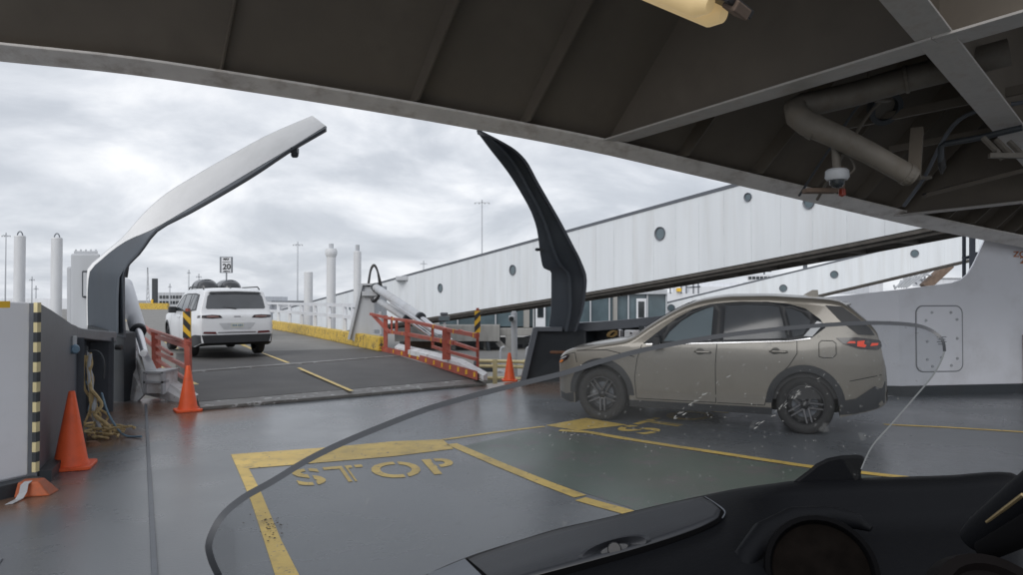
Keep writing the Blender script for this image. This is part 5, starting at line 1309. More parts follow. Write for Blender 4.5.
mb.loft([[V(y, 3.61-u, z) for y, u, z in pts] for pts in ([(-.56, 3.98, 1.59), (-.56, 4.12, 1.555), (-.56, 4.12, 1.535), (-.56, 3.98, 1.55)], [(-.3, 3.98, 1.615), (-.3, 4.19, 1.575), (-.3, 4.19, 1.55), (-.3, 3.98, 1.57)], [(.3, 3.98, 1.615), (.3, 4.19, 1.575), (.3, 4.19, 1.55), (.3, 3.98, 1.57)], [(.56, 3.98, 1.59), (.56, 4.12, 1.555), (.56, 4.12, 1.535), (.56, 3.98, 1.55)])])
mb.build('spoiler', M['tan_paint'], root, local=True, smooth=True)
c.sp([(3.86, 1.55), (4.06, 1.535), (4.22, 1.415), (4.38, 1.28), (4.43, 1.20), (4.24, 1.205), (4.04, 1.36)], M['cladding'], 'pillar_trim', .006, .04)
mb = MB(); mb.loft([[V(-.012, 3.61-3.60, 1.68), V(.012, 3.61-3.60, 1.68), V(.012, 3.61-3.80, 1.65), V(-.012, 3.61-3.80, 1.65)], [V(-.004, 3.61-3.72, 1.745), V(.004, 3.61-3.72, 1.745), V(.004, 3.61-3.79, 1.745), V(-.004, 3.61-3.79, 1.745)]]); mb.build('roof_fin', M['tan_paint'], root, local=True)
# lamps
tl = c.sp([(3.98, 1.165), (4.06, 1.10), (4.24, 1.045), (4.46, 1.03), (4.50, 1.06), (4.485, 1.145), (4.22, 1.175)], M['lamp_dark'], 'tail_lamp', .012, .04)
for o_ in tl:
    sg = 1 if o_.data.vertices[0].co.x > 0 else -1
    for k_, pl in enumerate(([(4.22, 1.07), (4.225, 1.13), (4.31, 1.14), (4.30, 1.10), (4.33, 1.085), (4.31, 1.06)], [(4.37, 1.075), (4.39, 1.11), (4.47, 1.11), (4.46, 1.085)], [(4.10, 1.105), (4.14, 1.13), (4.20, 1.13), (4.205, 1.105)])):
        mb = MB(); mb.patch(pl, lambda u, z: c.loc(u, sg*(c.side(u, z)+.017), z), .04); mb.build('lit_element', M['lamp_red_on'], o_, local=True, smooth=True)
c.endpatch([(.42, 1.06), (.70, 1.05), (.70, 1.13), (.45, 1.12)], M['lamp_dark'], 'tail_lamp_inner', .010)
hl = c.sp([(.07, .735), (.10, .775), (.20, .825), (.36, .865), (.43, .865), (.36, .805), (.20, .75)], M['lamp_dark'], 'headlamp', .010, .04)
c.sp([(.10, .745), (.12, .775), (.22, .80), (.26, .785), (.18, .752)], M['lamp_orange'], 'indicator', .015, .04)
c.sp([(.13, .79), (.22, .825), (.37, .858), (.33, .835), (.22, .805)], M['lamp_clear'], 'headlamp_edge', .016, .04)
c.endpatch([(0, .40), (.42, .42), (.50, .60), (.46, .72), (0, .70)], M['cladding'], 'grille', .01, rear=False)
c.endpatch([(0, .84), (.14, .84), (.14, .92), (0, .92)], M['plate'], 'number_plate', .014)
c.endpatch([(.15, .80), (.19, .80), (.19, .95), (.15, .95)], M['cladding'], 'plate_recess', .012)
# handles, mirrors, wheels
for sd_ in (-1, 1):
    for u in (2.32, 3.28):
        hz_ = .955 if u < 3 else .985; y = c.side(u, hz_)
        mb = MB(); mb.lathe(V(sd_*(y-.012), 3.61-u+.02, hz_-.005), V(sd_, 0, 0), [(.0, .017), (.045, .015), (.058, .012)], 16); mb.build('handle_cup', mat('cup_shade', (.10, .093, .08), .4), root, local=True)
        mb = MB(); mb.tube([V(sd_*(y+.002), 3.61-u-.12, hz_), V(sd_*(y+.035), 3.61-u-.10, hz_+.004), V(sd_*(y+.038), 3.61-u+.06, hz_+.004), V(sd_*(y+.002), 3.61-u+.09, hz_+.004)], .014, 8); mb.build('door_handle', M['tan_paint'], root, local=True, smooth=True)
    y = c.side(1.88, 1.05)
    mb = MB(); mb.loft([[V(sd_*(y+.03+dx), 3.61-1.66-dy, z) for dx, dy in ((0.02, 0), (.19, .02), (.17, .12), (.02, .10))] for z in (1.00, 1.02)]+[[V(sd_*(y+.01+dx), 3.61-1.66-dy, 1.14) for dx, dy in ((0.02, 0.02), (.20, .05), (.18, .13), (.02, .12))], [V(sd_*(y+.03+dx), 3.61-1.66-dy, 1.165) for dx, dy in ((0.02, 0.05), (.15, .06), (.14, .11), (.02, .10))]])
    mb.tube([V(sd_*(y-.02), 3.61-1.72, 1.02), V(sd_*(y+.10), 3.61-1.72, 1.03)], .03, 8)
    mb.build('wing_mirror', M['cladding'], root, local=True, smooth=True, bevel=.015)
for u in (.91, 3.61):
    for sd_ in (-1, 1): c.wheel(u, sd_, c.side(u, .5)-.005, .245, 5, M['rim'], mat('spoke_metal', (.11, .11, .115), .35, .6) if sd_ < 0 and u < 1 else M['rim'])

# ---- white SUV on the ramp
rzj = R(35); jp = V(-7.75, 19.0, .12)
root = thing('suv', 'white SUV driving away up the ramp with black roof rails', 'car', jp, rzj)
j = Car(root, 5.20, .90, 3.99, .385,
    top=[(0, .72), (.03, .95), (.10, 1.03), (.4, 1.09), (1.3, 1.15), (1.55, 1.20), (2.25, 1.66), (2.5, 1.745), (3.0, 1.79), (4.2, 1.79), (4.72, 1.76), (4.90, 1.73), (4.93, 1.68), (5.06, 1.27), (5.085, 1.20), (5.12, 1.14), (5.17, 1.09), (5.19, 1.02), (5.20, .95)],
    W=[(0, .70), (.05, .82), (.15, .90), (.5, .955), (.9, .98), (2.5, .975), (4.0, .985), (4.7, .965), (4.95, .945), (5.08, .92), (5.15, .895), (5.19, .86), (5.20, .84)],
    belt=[(0, 1.0), (1.5, 1.1), (3, 1.15), (5.2, 1.17)],
    sill=[(0, .36), (.3, .28), (4.6, .28), (5.0, .34), (5.20, .40)], Ra=.45, tum=.30, rz=.07, ry=.12)
j.shell(M['suv_white'])
j.archring(M['cladding'], .05)
j.sp([(1.36, .285), (3.52, .285), (3.52, .42), (1.36, .42)], M['cladding'], 'sill_trim', .01)
j.sp([(4.46, .29), (4.6, .29), (5.0, .35), (5.18, .40), (5.18, .60), (4.9, .60), (4.46, .55)], M['cladding'], 'bumper_trim', .01)
j.endpatch([(0, .40), (.80, .40), (.86, .60), (0, .60)], M['cladding'], 'bumper_trim', .01)
j.sp([(1.75, 1.17), (2.2, 1.50), (2.45, 1.62), (2.9, 1.665), (4.1, 1.665), (4.55, 1.63), (4.72, 1.22), (4.2, 1.19), (3, 1.175)], M['cladding'], 'window_surround', .004)
for nm, pl in (('front_window', [(2.0, 1.20), (2.3, 1.47), (2.5, 1.585), (2.80, 1.625), (2.80, 1.20)]), ('rear_window', [(2.90, 1.20), (2.90, 1.63), (3.60, 1.63), (3.66, 1.21)]), ('quarter_window', [(3.78, 1.215), (3.72, 1.63), (4.1, 1.63), (4.48, 1.60), (4.60, 1.25)])):
    j.sp(pl, M['glass_dark'], nm, .009, .12)
j.endpatch([(0, 1.26), (.70, 1.26), (.735, 1.29), (.68, 1.58), (.62, 1.645), (0, 1.66)], M['glass_tint'], 'rear_screen', .008, .07)
j.endpatch([(0, 1.66), (.60, 1.648), (.66, 1.665), (.60, 1.70), (0, 1.715)], M['cladding'], 'spoiler_lip', .03, .07)
tl = j.endpatch([(.36, 1.035), (.42, 1.10), (.60, 1.115), (.845, 1.10), (.86, 1.04), (.60, 1.02)], M['lamp_dark'], 'tail_lamp', .012, .05)
for o_, sg in zip(tl, (1, -1)):
    mb = MB(); mb.patch([(.44, 1.05), (.46, 1.08), (.60, 1.09), (.74, 1.08), (.74, 1.055), (.60, 1.045)], lambda y, z: j.loc(j.usurf(y, z)+.018, sg*y, z), .05); mb.build('lens', mat('smoked_lens', (.22, .13, .12), .2), o_, local=True, smooth=True)
j.sp([(4.98, 1.03), (4.98, 1.09), (5.12, 1.10), (5.14, 1.04)], M['lamp_dark'], 'lamp_wrap', .008, .05)
j.endpatch([(.50, .625), (.52, .68), (.80, .69), (.83, .64)], M['lamp_red'], 'reflector', .012, .05)
j.endpatch([(0, .645), (.47, .645), (.47, .675), (0, .675)], M['chrome'], 'bumper_strip', .012, .08)
j.endpatch([(0, .74), (.33, .74), (.45, .90), (0, .90)], mat('recess_white', (.52, .54, .57), .35), 'plate_recess', .005, .06)
pl_ = j.endpatch([(0, .78), (.155, .78), (.155, .895), (0, .895)], M['plate'], 'number_plate', .012, .06)
mb = MB()
for i, y in enumerate((-.11, -.07, -.03, .03, .07, .11)): mb.box(V(y, j.ur-j.L-.017, .84), (.022, .003, .05))
mb.build('plate_mark', M['hose_blue'], pl_[0], local=True)
mb = MB(); mb.box(V(0, j.ur-j.usurf(0, 1.05)-.008, 1.065), (.16, .006, .022)); mb.build('badge', M['chrome'], root, local=True)
mb = MB(); mb.bar(V(0, j.ur-5.07, 1.26), V(-.32, j.ur-5.05, 1.29), .03); mb.build('rear_wiper', M['black'], root, local=True)
for sd_ in (-1, 1):
    mb = MB(); mb.tube([V(sd_*.70, j.ur-2.75, 1.79), V(sd_*.70, j.ur-2.85, 1.84), V(sd_*.70, j.ur-4.45, 1.84), V(sd_*.70, j.ur-4.62, 1.77)], .018, 8); mb.build('roof_rail', M['cladding'], root, local=True, smooth=True)
    y = j.side(2.1, 1.2); mb = MB(); mb.loft([[V(sd_*(y+dx), j.ur-1.98-dy, z) for dx, dy in ((0, 0), (.22, .02), (.20, .13), (0, .12))] for z in (1.12, 1.30)]); mb.build('wing_mirror', M['cladding'], root, local=True, bevel=.03)
    for u in (2.72, 3.62):
        y = j.side(u, 1.02); mb = MB(); mb.tube([V(sd_*(y), j.ur-u-.12, 1.02), V(sd_*(y+.035), j.ur-u-.1, 1.02), V(sd_*(y+.035), j.ur-u+.1, 1.02), V(sd_*y, j.ur-u+.12, 1.02)], .016, 6); mb.build('door_handle', M['suv_white'], root, local=True)
mb = MB(); 
for pts in ([(1.5, .45), (1.55, 1.1)], [(2.85, .43), (2.85, 1.17)], [(3.5, .55), (3.7, .85), (3.72, 1.18)]): j.seam(pts, None, .012, .003, mb=mb)
mb.build_split('panel_seam', M['near_black'], root, local=True)
mb = MB(); mb.loft([[V(-.015, j.ur-4.3, 1.80), V(.015, j.ur-4.3, 1.80), V(.015, j.ur-4.5, 1.79), V(-.015, j.ur-4.5, 1.79)], [V(-.004, j.ur-4.42, 1.86), V(.004, j.ur-4.42, 1.86), V(.004, j.ur-4.49, 1.86), V(-.004, j.ur-4.49, 1.86)]]); mb.build('roof_fin', M['cladding'], root, local=True)
for u in (.90, 3.99):
    for sd_ in (-1, 1): j.wheel(u, sd_, j.side(u, .5)-.005, .26, 7, M['rim'])

# ---- dark car ahead
root = thing('dark_car', 'dark car with rounded black bags on its roof, just ahead of the white SUV', 'car', V(-11.35, 27.2, .25), R(38))
q = Car(root, 4.7, .9, 3.7, .36,
    top=[(0, .7), (.05, .9), (.2, 1.0), (1.2, 1.1), (1.4, 1.16), (2.0, 1.58), (2.3, 1.68), (3.0, 1.72), (4.2, 1.68), (4.35, 1.62), (4.6, 1.15), (4.66, 1.0), (4.7, .9)],
    W=[(0, .6), (.1, .78), (.4, .88), (.9, .93), (3.7, .93), (4.4, .88), (4.65, .8), (4.7, .7)], belt=[(0, 1.0), (4.7, 1.12)], sill=[(0, .35), (.4, .25), (4.3, .25), (4.7, .4)], Ra=.41)
q.shell(M['car_black'])
q.sp([(1.7, 1.12), (2.1, 1.42), (2.4, 1.56), (4.0, 1.56), (4.2, 1.2), (3, 1.13)], M['glass_side'], 'side_window', .005, .12)
q.endpatch([(0, 1.2), (.62, 1.2), (.55, 1.55), (0, 1.56)], M['glass_tint'], 'rear_screen', .008, .1)
q.endpatch([(.5, .98), (.76, .98), (.76, 1.08), (.5, 1.08)], M['lamp_red'], 'tail_lamp', .012, .1)
for sd_ in (-1, 1):
    y = q.side(1.9, 1.15); mb = MB(); mb.loft([[V(sd_*(y+dx), q.ur-1.75-dy, z) for dx, dy in ((0, 0), (.25, .02), (.22, .13), (0, .12))] for z in (1.12, 1.32)]); mb.build('wing_mirror', M['car_black'], root, local=True, bevel=.03)
    for u in (.9, 3.7): q.wheel(u, sd_, q.side(u, .5)-.005, .24, 5, M['rim'])
def bag(cx, cy, a, b, h, lab):
    rt_ = thing('cargo_bag', lab, 'cargo bag', root.matrix_basis @ V(cx, cy, 1.70), R(38)); mb = MB()
    rows = []
    for i in range(9):
        th = math.pi/2*i/8; rr_ = math.cos(th)**.6 if i < 8 else .001
        rows.append([V(a*rr_*abs(math.cos(p))**.6*(1 if math.cos(p) >= 0 else -1), b*rr_*abs(math.sin(p))**.6*(1 if math.sin(p) >= 0 else -1), h*math.sin(th)) for p in [2*math.pi*k/24 for k in range(24)]])
    mb.grid(rows, 0, True); mb.build('shell', M['car_black'], rt_, smooth=True, local=True)
    mb = MB()
    for yy in (-b*.45, b*.45): mb.tube([V(a*math.cos(t)*1.0, yy, h*1.01*math.sin(t)**.8) for t in [math.pi*k/14 for k in range(15)]], .018, 6)
    mb.build('strap', M['grey_steel'], rt_, local=True)
root.rotation_euler = (0, 0, R(38)); bpy.context.view_layer.update()
bag(-.40, .6, .40, .8, .44, 'left rounded black bag on the roof of the dark car')
bag(.45, .5, .40, .8, .43, 'right rounded black bag on the roof of the dark car')

# ================================================================= MOTORCYCLE (seen from the rider's seat)
M['bike_black'] = mat('bike_black', (0.0055, 0.006, 0.0075), 0.55, var=0.1, bump=0.06, bscale=240, spec=0.10)
M['bike_lid'] = mat('bike_lid', (0.022, 0.024, 0.029), 0.45, var=0.08, bump=0.04, bscale=260, dirt=(0.04, 0.04, 0.042), dirt_amt=.3, dirt_scale=6)
M['bike_deep'] = mat('bike_deep', (0.003, 0.003, 0.0035), 0.8, spec=0.05, var=0.1)
bike = thing('motorcycle', 'black touring motorcycle front with a clear curved windscreen, seen from its seat', 'motorcycle', (.25, .9, 0))
# windscreen
def glassmat():
    m = bpy.data.materials.new('windscreen_acrylic'); m.use_nodes = True; t = m.node_tree; n = t.nodes; l = t.links; n.clear()
    out = n.new('ShaderNodeOutputMaterial'); tr = n.new('ShaderNodeBsdfTransparent'); tr.inputs[0].default_value = (.76, .775, .79, 1)
    gl = n.new('ShaderNodeBsdfGlossy'); gl.inputs['Roughness'].default_value = .03; gl.inputs[0].default_value = (1, 1, 1, 1)
    di = n.new('ShaderNodeBsdfDiffuse'); di.inputs[0].default_value = (.62, .62, .60, 1); tl_ = n.new('ShaderNodeBsdfTranslucent'); tl_.inputs[0].default_value = (.55, .56, .56, 1)
    dd_ = n.new('ShaderNodeMixShader'); dd_.inputs[0].default_value = .5; l.new(di.outputs[0], dd_.inputs[1]); l.new(tl_.outputs[0], dd_.inputs[2])
    fr = n.new('ShaderNodeFresnel'); fr.inputs[0].default_value = 1.25
    m1 = n.new('ShaderNodeMixShader'); 
    fs = n.new('ShaderNodeMath'); fs.operation = 'MULTIPLY'; l.new(fr.outputs[0], fs.inputs[0]); fs.inputs[1].default_value = .22
    l.new(fs.outputs[0], m1.inputs[0]); l.new(tr.outputs[0], m1.inputs[1]); l.new(gl.outputs[0], m1.inputs[2])
    tc_ = n.new('ShaderNodeTexCoord'); 
    def spots(scale, th, dens, seed):
        mp = n.new('ShaderNodeMapping'); mp.inputs['Location'].default_value = (seed, seed*.7, seed*1.3); l.new(tc_.outputs['Object'], mp.inputs[0])
        w_ = n.new('ShaderNodeTexNoise'); w_.inputs['Scale'].default_value = scale*1.7; w_.inputs['Detail'].default_value = 2; l.new(mp.outputs[0], w_.inputs['Vector'])
        va = n.new('ShaderNodeVectorMath'); va.operation = 'MULTIPLY_ADD'; l.new(w_.outputs['Color'], va.inputs[0]); va.inputs[1].default_value = (.6/scale,)*3; l.new(mp.outputs[0], va.inputs[2])
        v = n.new('ShaderNodeTexVoronoi'); v.inputs['Scale'].default_value = scale; l.new(va.outputs[0], v.inputs['Vector'])
        a = n.new('ShaderNodeMapRange'); a.inputs[1].default_value = th; a.inputs[2].default_value = th*.55; a.inputs[3].default_value = 0; a.inputs[4].default_value = 1; l.new(v.outputs['Distance'], a.inputs[0])
        s_ = n.new('ShaderNodeSeparateColor'); l.new(v.outputs['Color'], s_.inputs[0])
        g = n.new('ShaderNodeMath'); g.operation = 'GREATER_THAN'; g.inputs[1].default_value = 1-dens; l.new(s_.outputs[0], g.inputs[0])
        k = n.new('ShaderNodeMath'); k.operation = 'MULTIPLY'; l.new(a.outputs[0], k.inputs[0]); l.new(g.outputs[0], k.inputs[1]); return k.outputs[0]
    s1 = spots(120, .22, .45, 3.1); s2 = spots(30, .17, .20, 7.7)
    ad = n.new('ShaderNodeMath'); ad.operation = 'MAXIMUM'; l.new(s1, ad.inputs[0]); l.new(s2, ad.inputs[1])
    mu = n.new('ShaderNodeMath'); mu.operation = 'MULTIPLY_ADD'; l.new(ad.outputs[0], mu.inputs[0]); mu.inputs[1].default_value = .20
    hz = n.new('ShaderNodeTexNoise'); hz.inputs['Scale'].default_value = 5; hz.inputs['Detail'].default_value = 5; l.new(tc_.outputs['Object'], hz.inputs['Vector'])
    hm = n.new('ShaderNodeMapRange'); hm.inputs[1].default_value = .35; hm.inputs[2].default_value = .7; hm.inputs[3].default_value = .03; hm.inputs[4].default_value = .13; l.new(hz.outputs[0], hm.inputs[0]); l.new(hm.outputs[0], mu.inputs[2])
    m2 = n.new('ShaderNodeMixShader'); l.new(mu.outputs[0], m2.inputs[0]); l.new(m1.outputs[0], m2.inputs[1]); l.new(dd_.outputs[0], m2.inputs[2])
    l.new(m2.outputs[0], out.inputs[0]); return m
M['screen'] = glassmat()
US = [(236, 600), (219, 577), (211, 559), (209.5, 542), (221.5, 518), (243, 499), (273, 482), (307.5, 461), (342, 444), (385, 426), (428, 409.6), (475, 396), (522.6, 384), (565.6, 373.4), (603, 361.5), (648.5, 349.5), (708, 338.5), (761, 331.5), (814, 326.5), (867, 323.5), (910, 325), (930, 330), (943, 340), (945.5, 352), (941, 364), (932, 378.6), (915.5, 398), (893, 424), (873, 447), (862, 470), (858, 482)]
def sd_depth(x, y):
    return .92-.26*((x-620)/400)**2 - .00045*(480-y)
nU = len(US)
rows = []
for k in range(13):
    t = k/12; row = []
    for i, (x, y) in enumerate(US):
        f_ = i/(nU-1); bx_, by_ = lerp(330, 830, f_), lerp(640, 520, f_); X = lerp(x, bx_, t); Y = lerp(y, by_, t); row.append(P(X, Y, sd_depth(X, Y)))
    rows.append(row)
mb = MB(); mb.grid(rows)
ws = mb.build('windscreen', M['screen'], bike, smooth=True)
ws.visible_shadow = True
def edge_ribbon(pts, w0, w1, m, name, parent, d0=.0):
    mb = MB(); secs = []
    n = len(pts)
    for i, (x, y) in enumerate(pts):
        a = pts[max(i-1, 0)]; b = pts[min(i+1, n-1)]; dx, dy = b[0]-a[0], b[1]-a[1]; l = math.hypot(dx, dy); nx, ny = dy/l, -dx/l; w_ = lerp(w0, w1, i/(n-1))/2
        d_ = sd_depth(x, y); secs.append([P(x+nx*w_, y+ny*w_, d_-.003), P(x-nx*w_, y-ny*w_, d_-.003), P(x-nx*w_, y-ny*w_, d_+.005), P(x+nx*w_, y+ny*w_, d_+.005)])
    mb.loft(secs); return mb.build(name, m, parent, smooth=True, sharp=50)
def dens(pts, k=4):
    v = bez([V(x, y, 0) for x, y in pts], k); return [(p.x, p.y) for p in v]
M['screen_edge'] = mat('screen_edge', (.07, .074, .082), .4, var=.1)
edge_ribbon(dens(US[1:24]), 7.4, 3.2, M['screen_edge'], 'edge_trim', bike)
M['screen_edge_clear'] = mat('screen_edge_clear', (.45, .47, .48), .25)
edge_ribbon(dens(US[23:30]), 1.8, 1.4, M['screen_edge_clear'], 'edge_trim', bike)
# bug and rain splatter stuck to the screen
M['splat'] = mat('splatter', (.30, .30, .29), .6, var=.3, scale=200)
mb = MB(); rr_ = random.Random(11)
def fleck(x, y, dx, dy, w_):
    l = math.hypot(dx, dy); nx, ny = -dy/l*w_, dx/l*w_; d_ = sd_depth(x, y)-.004
    q_ = [(x, y), (x+dx*.3+nx, y+dy*.3+ny), (x+dx*.7+nx*.7, y+dy*.7+ny*.7), (x+dx, y+dy), (x+dx*.6-nx*.8, y+dy*.6-ny*.8), (x+dx*.25-nx, y+dy*.25-ny)]
    mb.poly([P(a_, b_, d_) for a_, b_ in q_])
for cx_, cy_, n__, sp_ in ((695, 402, 20, 15), (785, 406, 26, 20)):
    for i in range(n__):
        t_ = rr_.gauss(0, 1)*sp_; u_ = rr_.gauss(0, 1)*5; fleck(cx_+t_*.8-u_*.3, cy_-t_*.62+u_*.5, rr_.uniform(1, 5.5), -rr_.uniform(.5, 4), rr_.uniform(.25, .7))
for i in range(55):
    x_ = rr_.uniform(575, 905); y_ = rr_.uniform(352, 458); fleck(x_, y_, rr_.uniform(-.4, 2.2), rr_.uniform(-1.6, .6)+.05, rr_.uniform(.2, .6))
for i in range(9):
    fleck(rr_.gauss(573, 9), rr_.gauss(438, 8), rr_.uniform(.5, 3), -rr_.uniform(.3, 2), rr_.uniform(.2, .6))
sp_o = mb.build('splatter', M['splat'], bike); sp_o['kind'] = 'stuff'
# dashboard shell: rows from the far top edge down towards the rider
T0 = [(300, 640), (380, 602), (430, 574), (470, 557), (520, 541), (560, 529), (600, 520), (650, 508), (700, 497), (740, 489), (772, 484.5), (800, 481), (850, 479), (900, 477.5), (950, 476), (1000, 472.5), (1016, 474), (1030, 484), (1050, 520)]
def T(x): return sinterp(T0, x)
xs_ = [300+i*12.5 for i in range(61)]
prof = [(-1, 30, .93), (0, 0, .86), (0, 2.5, .82), (1, 12, .78), (1, 28, .72), (1, 50, .66), (1, 80, .60), (1, 130, .54), (1, 220, .46)]
mb = MB(); rows = []
for (_, dy, d_) in prof:
    row = []
    for x in xs_:
        k = max(0, min(1, (x-740)/60)); y = T(x)+dy
        if dy > 2.5: y += 10*k*math.sin(min(dy, 60)/60*math.pi/2)
        dd_ = d_+(.05*k if dy > 12 else 0)
        row.append(P(x, y, dd_))
    rows.append(row)
rows = [[P(x, T(x)+60, 1.02) for x in xs_]]+rows
mb.grid(rows); mb.build('fairing', M['bike_black'], bike, smooth=True, sharp=60)
# raised storage lid with dark gap around it
lidb = [(716, 506), (722, 512), (719, 520), (700, 529), (670, 540), (630, 552.5), (580, 566), (520, 582), (440, 606)]
lidt = [(703, 499.5), (690, 502), (670, 506), (640, 513), (600, 522.5), (560, 532), (520, 543.5), (478, 558), (420, 585)]
def dsh(x, y):
    dy = y-T(x); tab = [(p[1], p[2]) for p in prof[1:]]; return interp(tab, dy)
mb = MB(); rr_ = []
for k in range(9):
    t = k/8; rr_.append([P(lerp(a[0], b[0], t), lerp(a[1], b[1], t), dsh(lerp(a[0], b[0], t), lerp(a[1], b[1], t))-.004-.002*math.sin(t*math.pi)) for a, b in zip(lidt, lidb)])
mb.grid(rr_); lid = mb.build('storage_lid', M['bike_lid'], bike, smooth=True, solid=.004)
def groove(pts, w0, w1, m, name, parent, off=.007):
    mb = MB(); secs = []; n = len(pts)
    for i, (x, y) in enumerate(pts):
        a = pts[max(i-1, 0)]; b = pts[min(i+1, n-1)]; dx, dy = b[0]-a[0], b[1]-a[1]; l = math.hypot(dx, dy); nx, ny = dy/l, -dx/l; w_ = lerp(w0, w1, i/(n-1))/2
        d_ = dsh(x, y)-off; secs.append([P(x+nx*w_, y+ny*w_, d_), P(x-nx*w_, y-ny*w_, d_), P(x-nx*w_, y-ny*w_, d_+.012), P(x+nx*w_, y+ny*w_, d_+.012)])
    mb.loft(secs); return mb.build(name, m, parent, smooth=True)
groove(dens([(705, 499), (714, 505), (722, 513), (719, 521), (700, 531), (670, 542), (630, 554.5), (580, 568.5), (520, 585), (440, 610)]), 2.5, 8, M['bike_deep'], 'lid_gap', bike, .010)
groove(dens([(705.5, 497.5), (716, 504), (725.5, 512), (723, 519)]), 1.2, 1.4, M['grey_steel'], 'lid_rim', bike, .009)
groove(dens([(466, 560), (474, 567), (482, 574), (492, 584)]), 3.5, 5, M['bike_deep'], 'lid_gap', bike, .012)
mb = MB(); mb.grid([[P(430, 577, .80), P(466, 562, .80)], [P(410, 600, .72), P(488, 584, .70)]]); mb.build('side_cover', M['grey_steel'], bike, solid=.006)
# lock
q = P(615, 550, dsh(615, 550)-.012); nrm = (V(0, 0, CAMZ)-q).normalized()
mb = MB(); rows = []
ax_ = (P(640, 543, .66)-P(590, 557, .66)).normalized(); bx_ = nrm.cross(ax_)
for rr0, hh in ((.030, 0), (.026, .004), (.014, -.003), (.011, .003), (.0001, .003)): rows.append([q+ax_*rr0*1.25*math.cos(t)+bx_*rr0*.34*math.sin(t)+nrm*hh for t in [2*math.pi*k/24 for k in range(24)]])
mb.grid(rows, 0, True); mb.build('lock', M['bike_lid'], lid, smooth=True)
mb = MB(); mb.lathe(q+nrm*.004, nrm, [(0, .002), (.006, .002), (.007, 0)], 12); mb.build('lock_barrel', M['black'], lid)
# speaker pocket
q = P(822, 572, .61); nrm = (V(0, .0, CAMZ)-q).normalized()
nrm = (nrm+V(.12, 0, .1)).normalized()
mb = MB(); mb.lathe(q, nrm, [(.047, .0), (.046, .004), (.042, .005), (.040, .0), (.040, -.01)], 36); mb.build('speaker_ring', M['bike_deep'], bike, smooth=True)
mb = MB(); mb.lathe(q, nrm, [(.0, -.002), (.02, -.003), (.040, -.003)], 30); mb.build('speaker_grille', mat('grille_brown', (.0045, .0035, .003), .8, var=.4, scale=60, spec=.03), bike, smooth=True)
mb = MB(); mb.tube(dens3 := [P(x, y, d_) for x, y, d_ in ((735, 590, .60), (745, 560, .63), (765, 535, .66), (795, 520, .68), (830, 517, .69), (858, 522, .69), (872, 530, .68))], [.006, .010, .012, .012, .010, .008, .003], 10); mb.build('speaker_cowl', M['bike_black'], bike, smooth=True)
# screen bracket fin
mb = MB()
fin = [(792, 484), (800, 478), (808, 472), (817, 464.5), (828, 459), (843, 456), (858, 455.3), (866, 457), (864, 466), (861, 475), (866, 487), (850, 492), (815, 490)]
mb.loft([[P(x, y, .83) for x, y in fin], [P(x, y, .86) for x, y in fin]]); mb.build('screen_bracket', M['bike_black'], bike, bevel=.004)
# right hand side: control bars and knob
mb = MB(); mb.tube([P(1060, 470, .52), P(1023, 500, .55), P(985, 531, .58), (P(972, 541, .59))], [.014, .014, .013, .010], 14); mb.build('grip', M['bike_black'], bike, smooth=True)
mb = MB(); mb.tube([P(1050, 477, .535), P(1023, 496, .535), P(988, 523, .565)], .0016, 8); mb.build('lever', mat('lever_metal', (.40, .31, .17), .3, .8), bike, smooth=True)
mb = MB(); mb.tube([P(1060, 510, .50), P(1023, 533, .52), P(985, 552, .55)], [.010, .010, .008], 12); mb.build('cable', M['bike_deep'], bike, smooth=True)
mb = MB(); mb.lathe(P(995, 612, .50), V(-.1, -.6, .8), [(.042, -.03), (.045, 0), (.038, .012), (.030, .012), (.028, .006), (0, .006)], 28); mb.build('gauge', mat('gauge_brown', (.005, .004, .004), .6, spec=.06), bike, smooth=True)
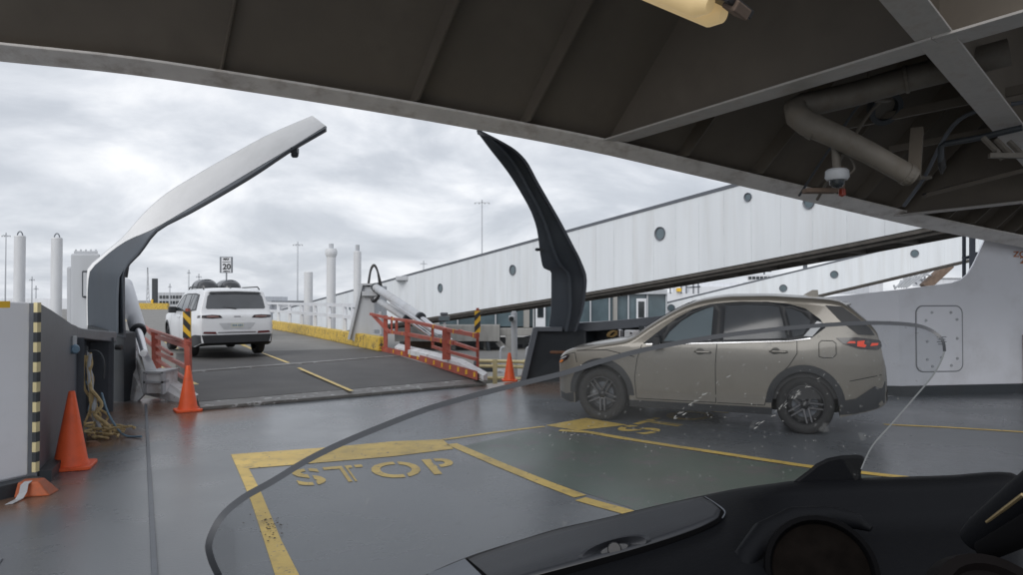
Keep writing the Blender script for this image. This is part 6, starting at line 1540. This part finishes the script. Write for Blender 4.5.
# the rest of the machine below: nose, fork, wheel, tank
mb = MB()
secs = []
for yy, hw, zt_, zb_ in ((1.55, .10, .98, .80), (1.45, .20, 1.06, .66), (1.25, .27, 1.14, .55), (1.0, .29, 1.14, .50), (.8, .27, 1.05, .50), (.55, .2, .92, .48)):
    cx = .25; secs.append([V(cx-hw*.5, yy, zb_), V(cx-hw, yy, lerp(zb_, zt_, .35)), V(cx-hw*.95, yy, lerp(zb_, zt_, .75)), V(cx-hw*.5, yy, zt_), V(cx+hw*.5, yy, zt_), V(cx+hw*.95, yy, lerp(zb_, zt_, .75)), V(cx+hw, yy, lerp(zb_, zt_, .35)), V(cx+hw*.5, yy, zb_)])
mb.loft(secs); mb.build('nose_cowl', M['bike_black'], bike, smooth=True)
mb = MB(); mb.lathe(V(.25, 1.45, .32), V(1, 0, 0), [(.20, -.05), (.29, -.06), (.32, -.03), (.325, 0), (.32, .03), (.29, .06), (.20, .05)], 40); fwl = mb.build('wheel', M['rubber'], bike, smooth=True)
mb = MB()
for k in range(10): mb.bar(V(.25, 1.45, .32), V(.25, 1.45+.2*math.cos(k*.628), .32+.2*math.sin(k*.628)), .02)
mb.build('rim', M['rim'], fwl)
mb = MB()
for s_ in (-.09, .09): mb.tube([V(.25+s_, 1.45, .32), V(.25+s_, 1.2, .95)], .025, 10)
mb.build_split('fork', M['chrome'], bike, smooth=True)
mb = MB(); mb.loft([[V(.25+hw*math.cos(t), yy, zc+hz_*math.sin(t)) for t in [2*math.pi*k/16 for k in range(16)]] for yy, hw, zc, hz_ in ((.75, .10, .80, .10), (.5, .20, .82, .17), (.2, .17, .78, .16), (-.1, .13, .70, .12), (-.5, .19, .70, .07), (-.9, .16, .74, .08))]); mb.build('tank_and_seat', M['bike_black'], bike, smooth=True)
mb = MB(); mb.box(V(.25, .55, .42), (.42, .8, .3)); mb.build('engine', M['rim_black'], bike, bevel=.05)
mb = MB(); mb.lathe(V(.25, -.35, .32), V(1, 0, 0), [(.20, -.08), (.29, -.09), (.32, -.05), (.325, 0), (.32, .05), (.29, .09), (.20, .08)], 40); mb.build('wheel', M['rubber'], bike, smooth=True)
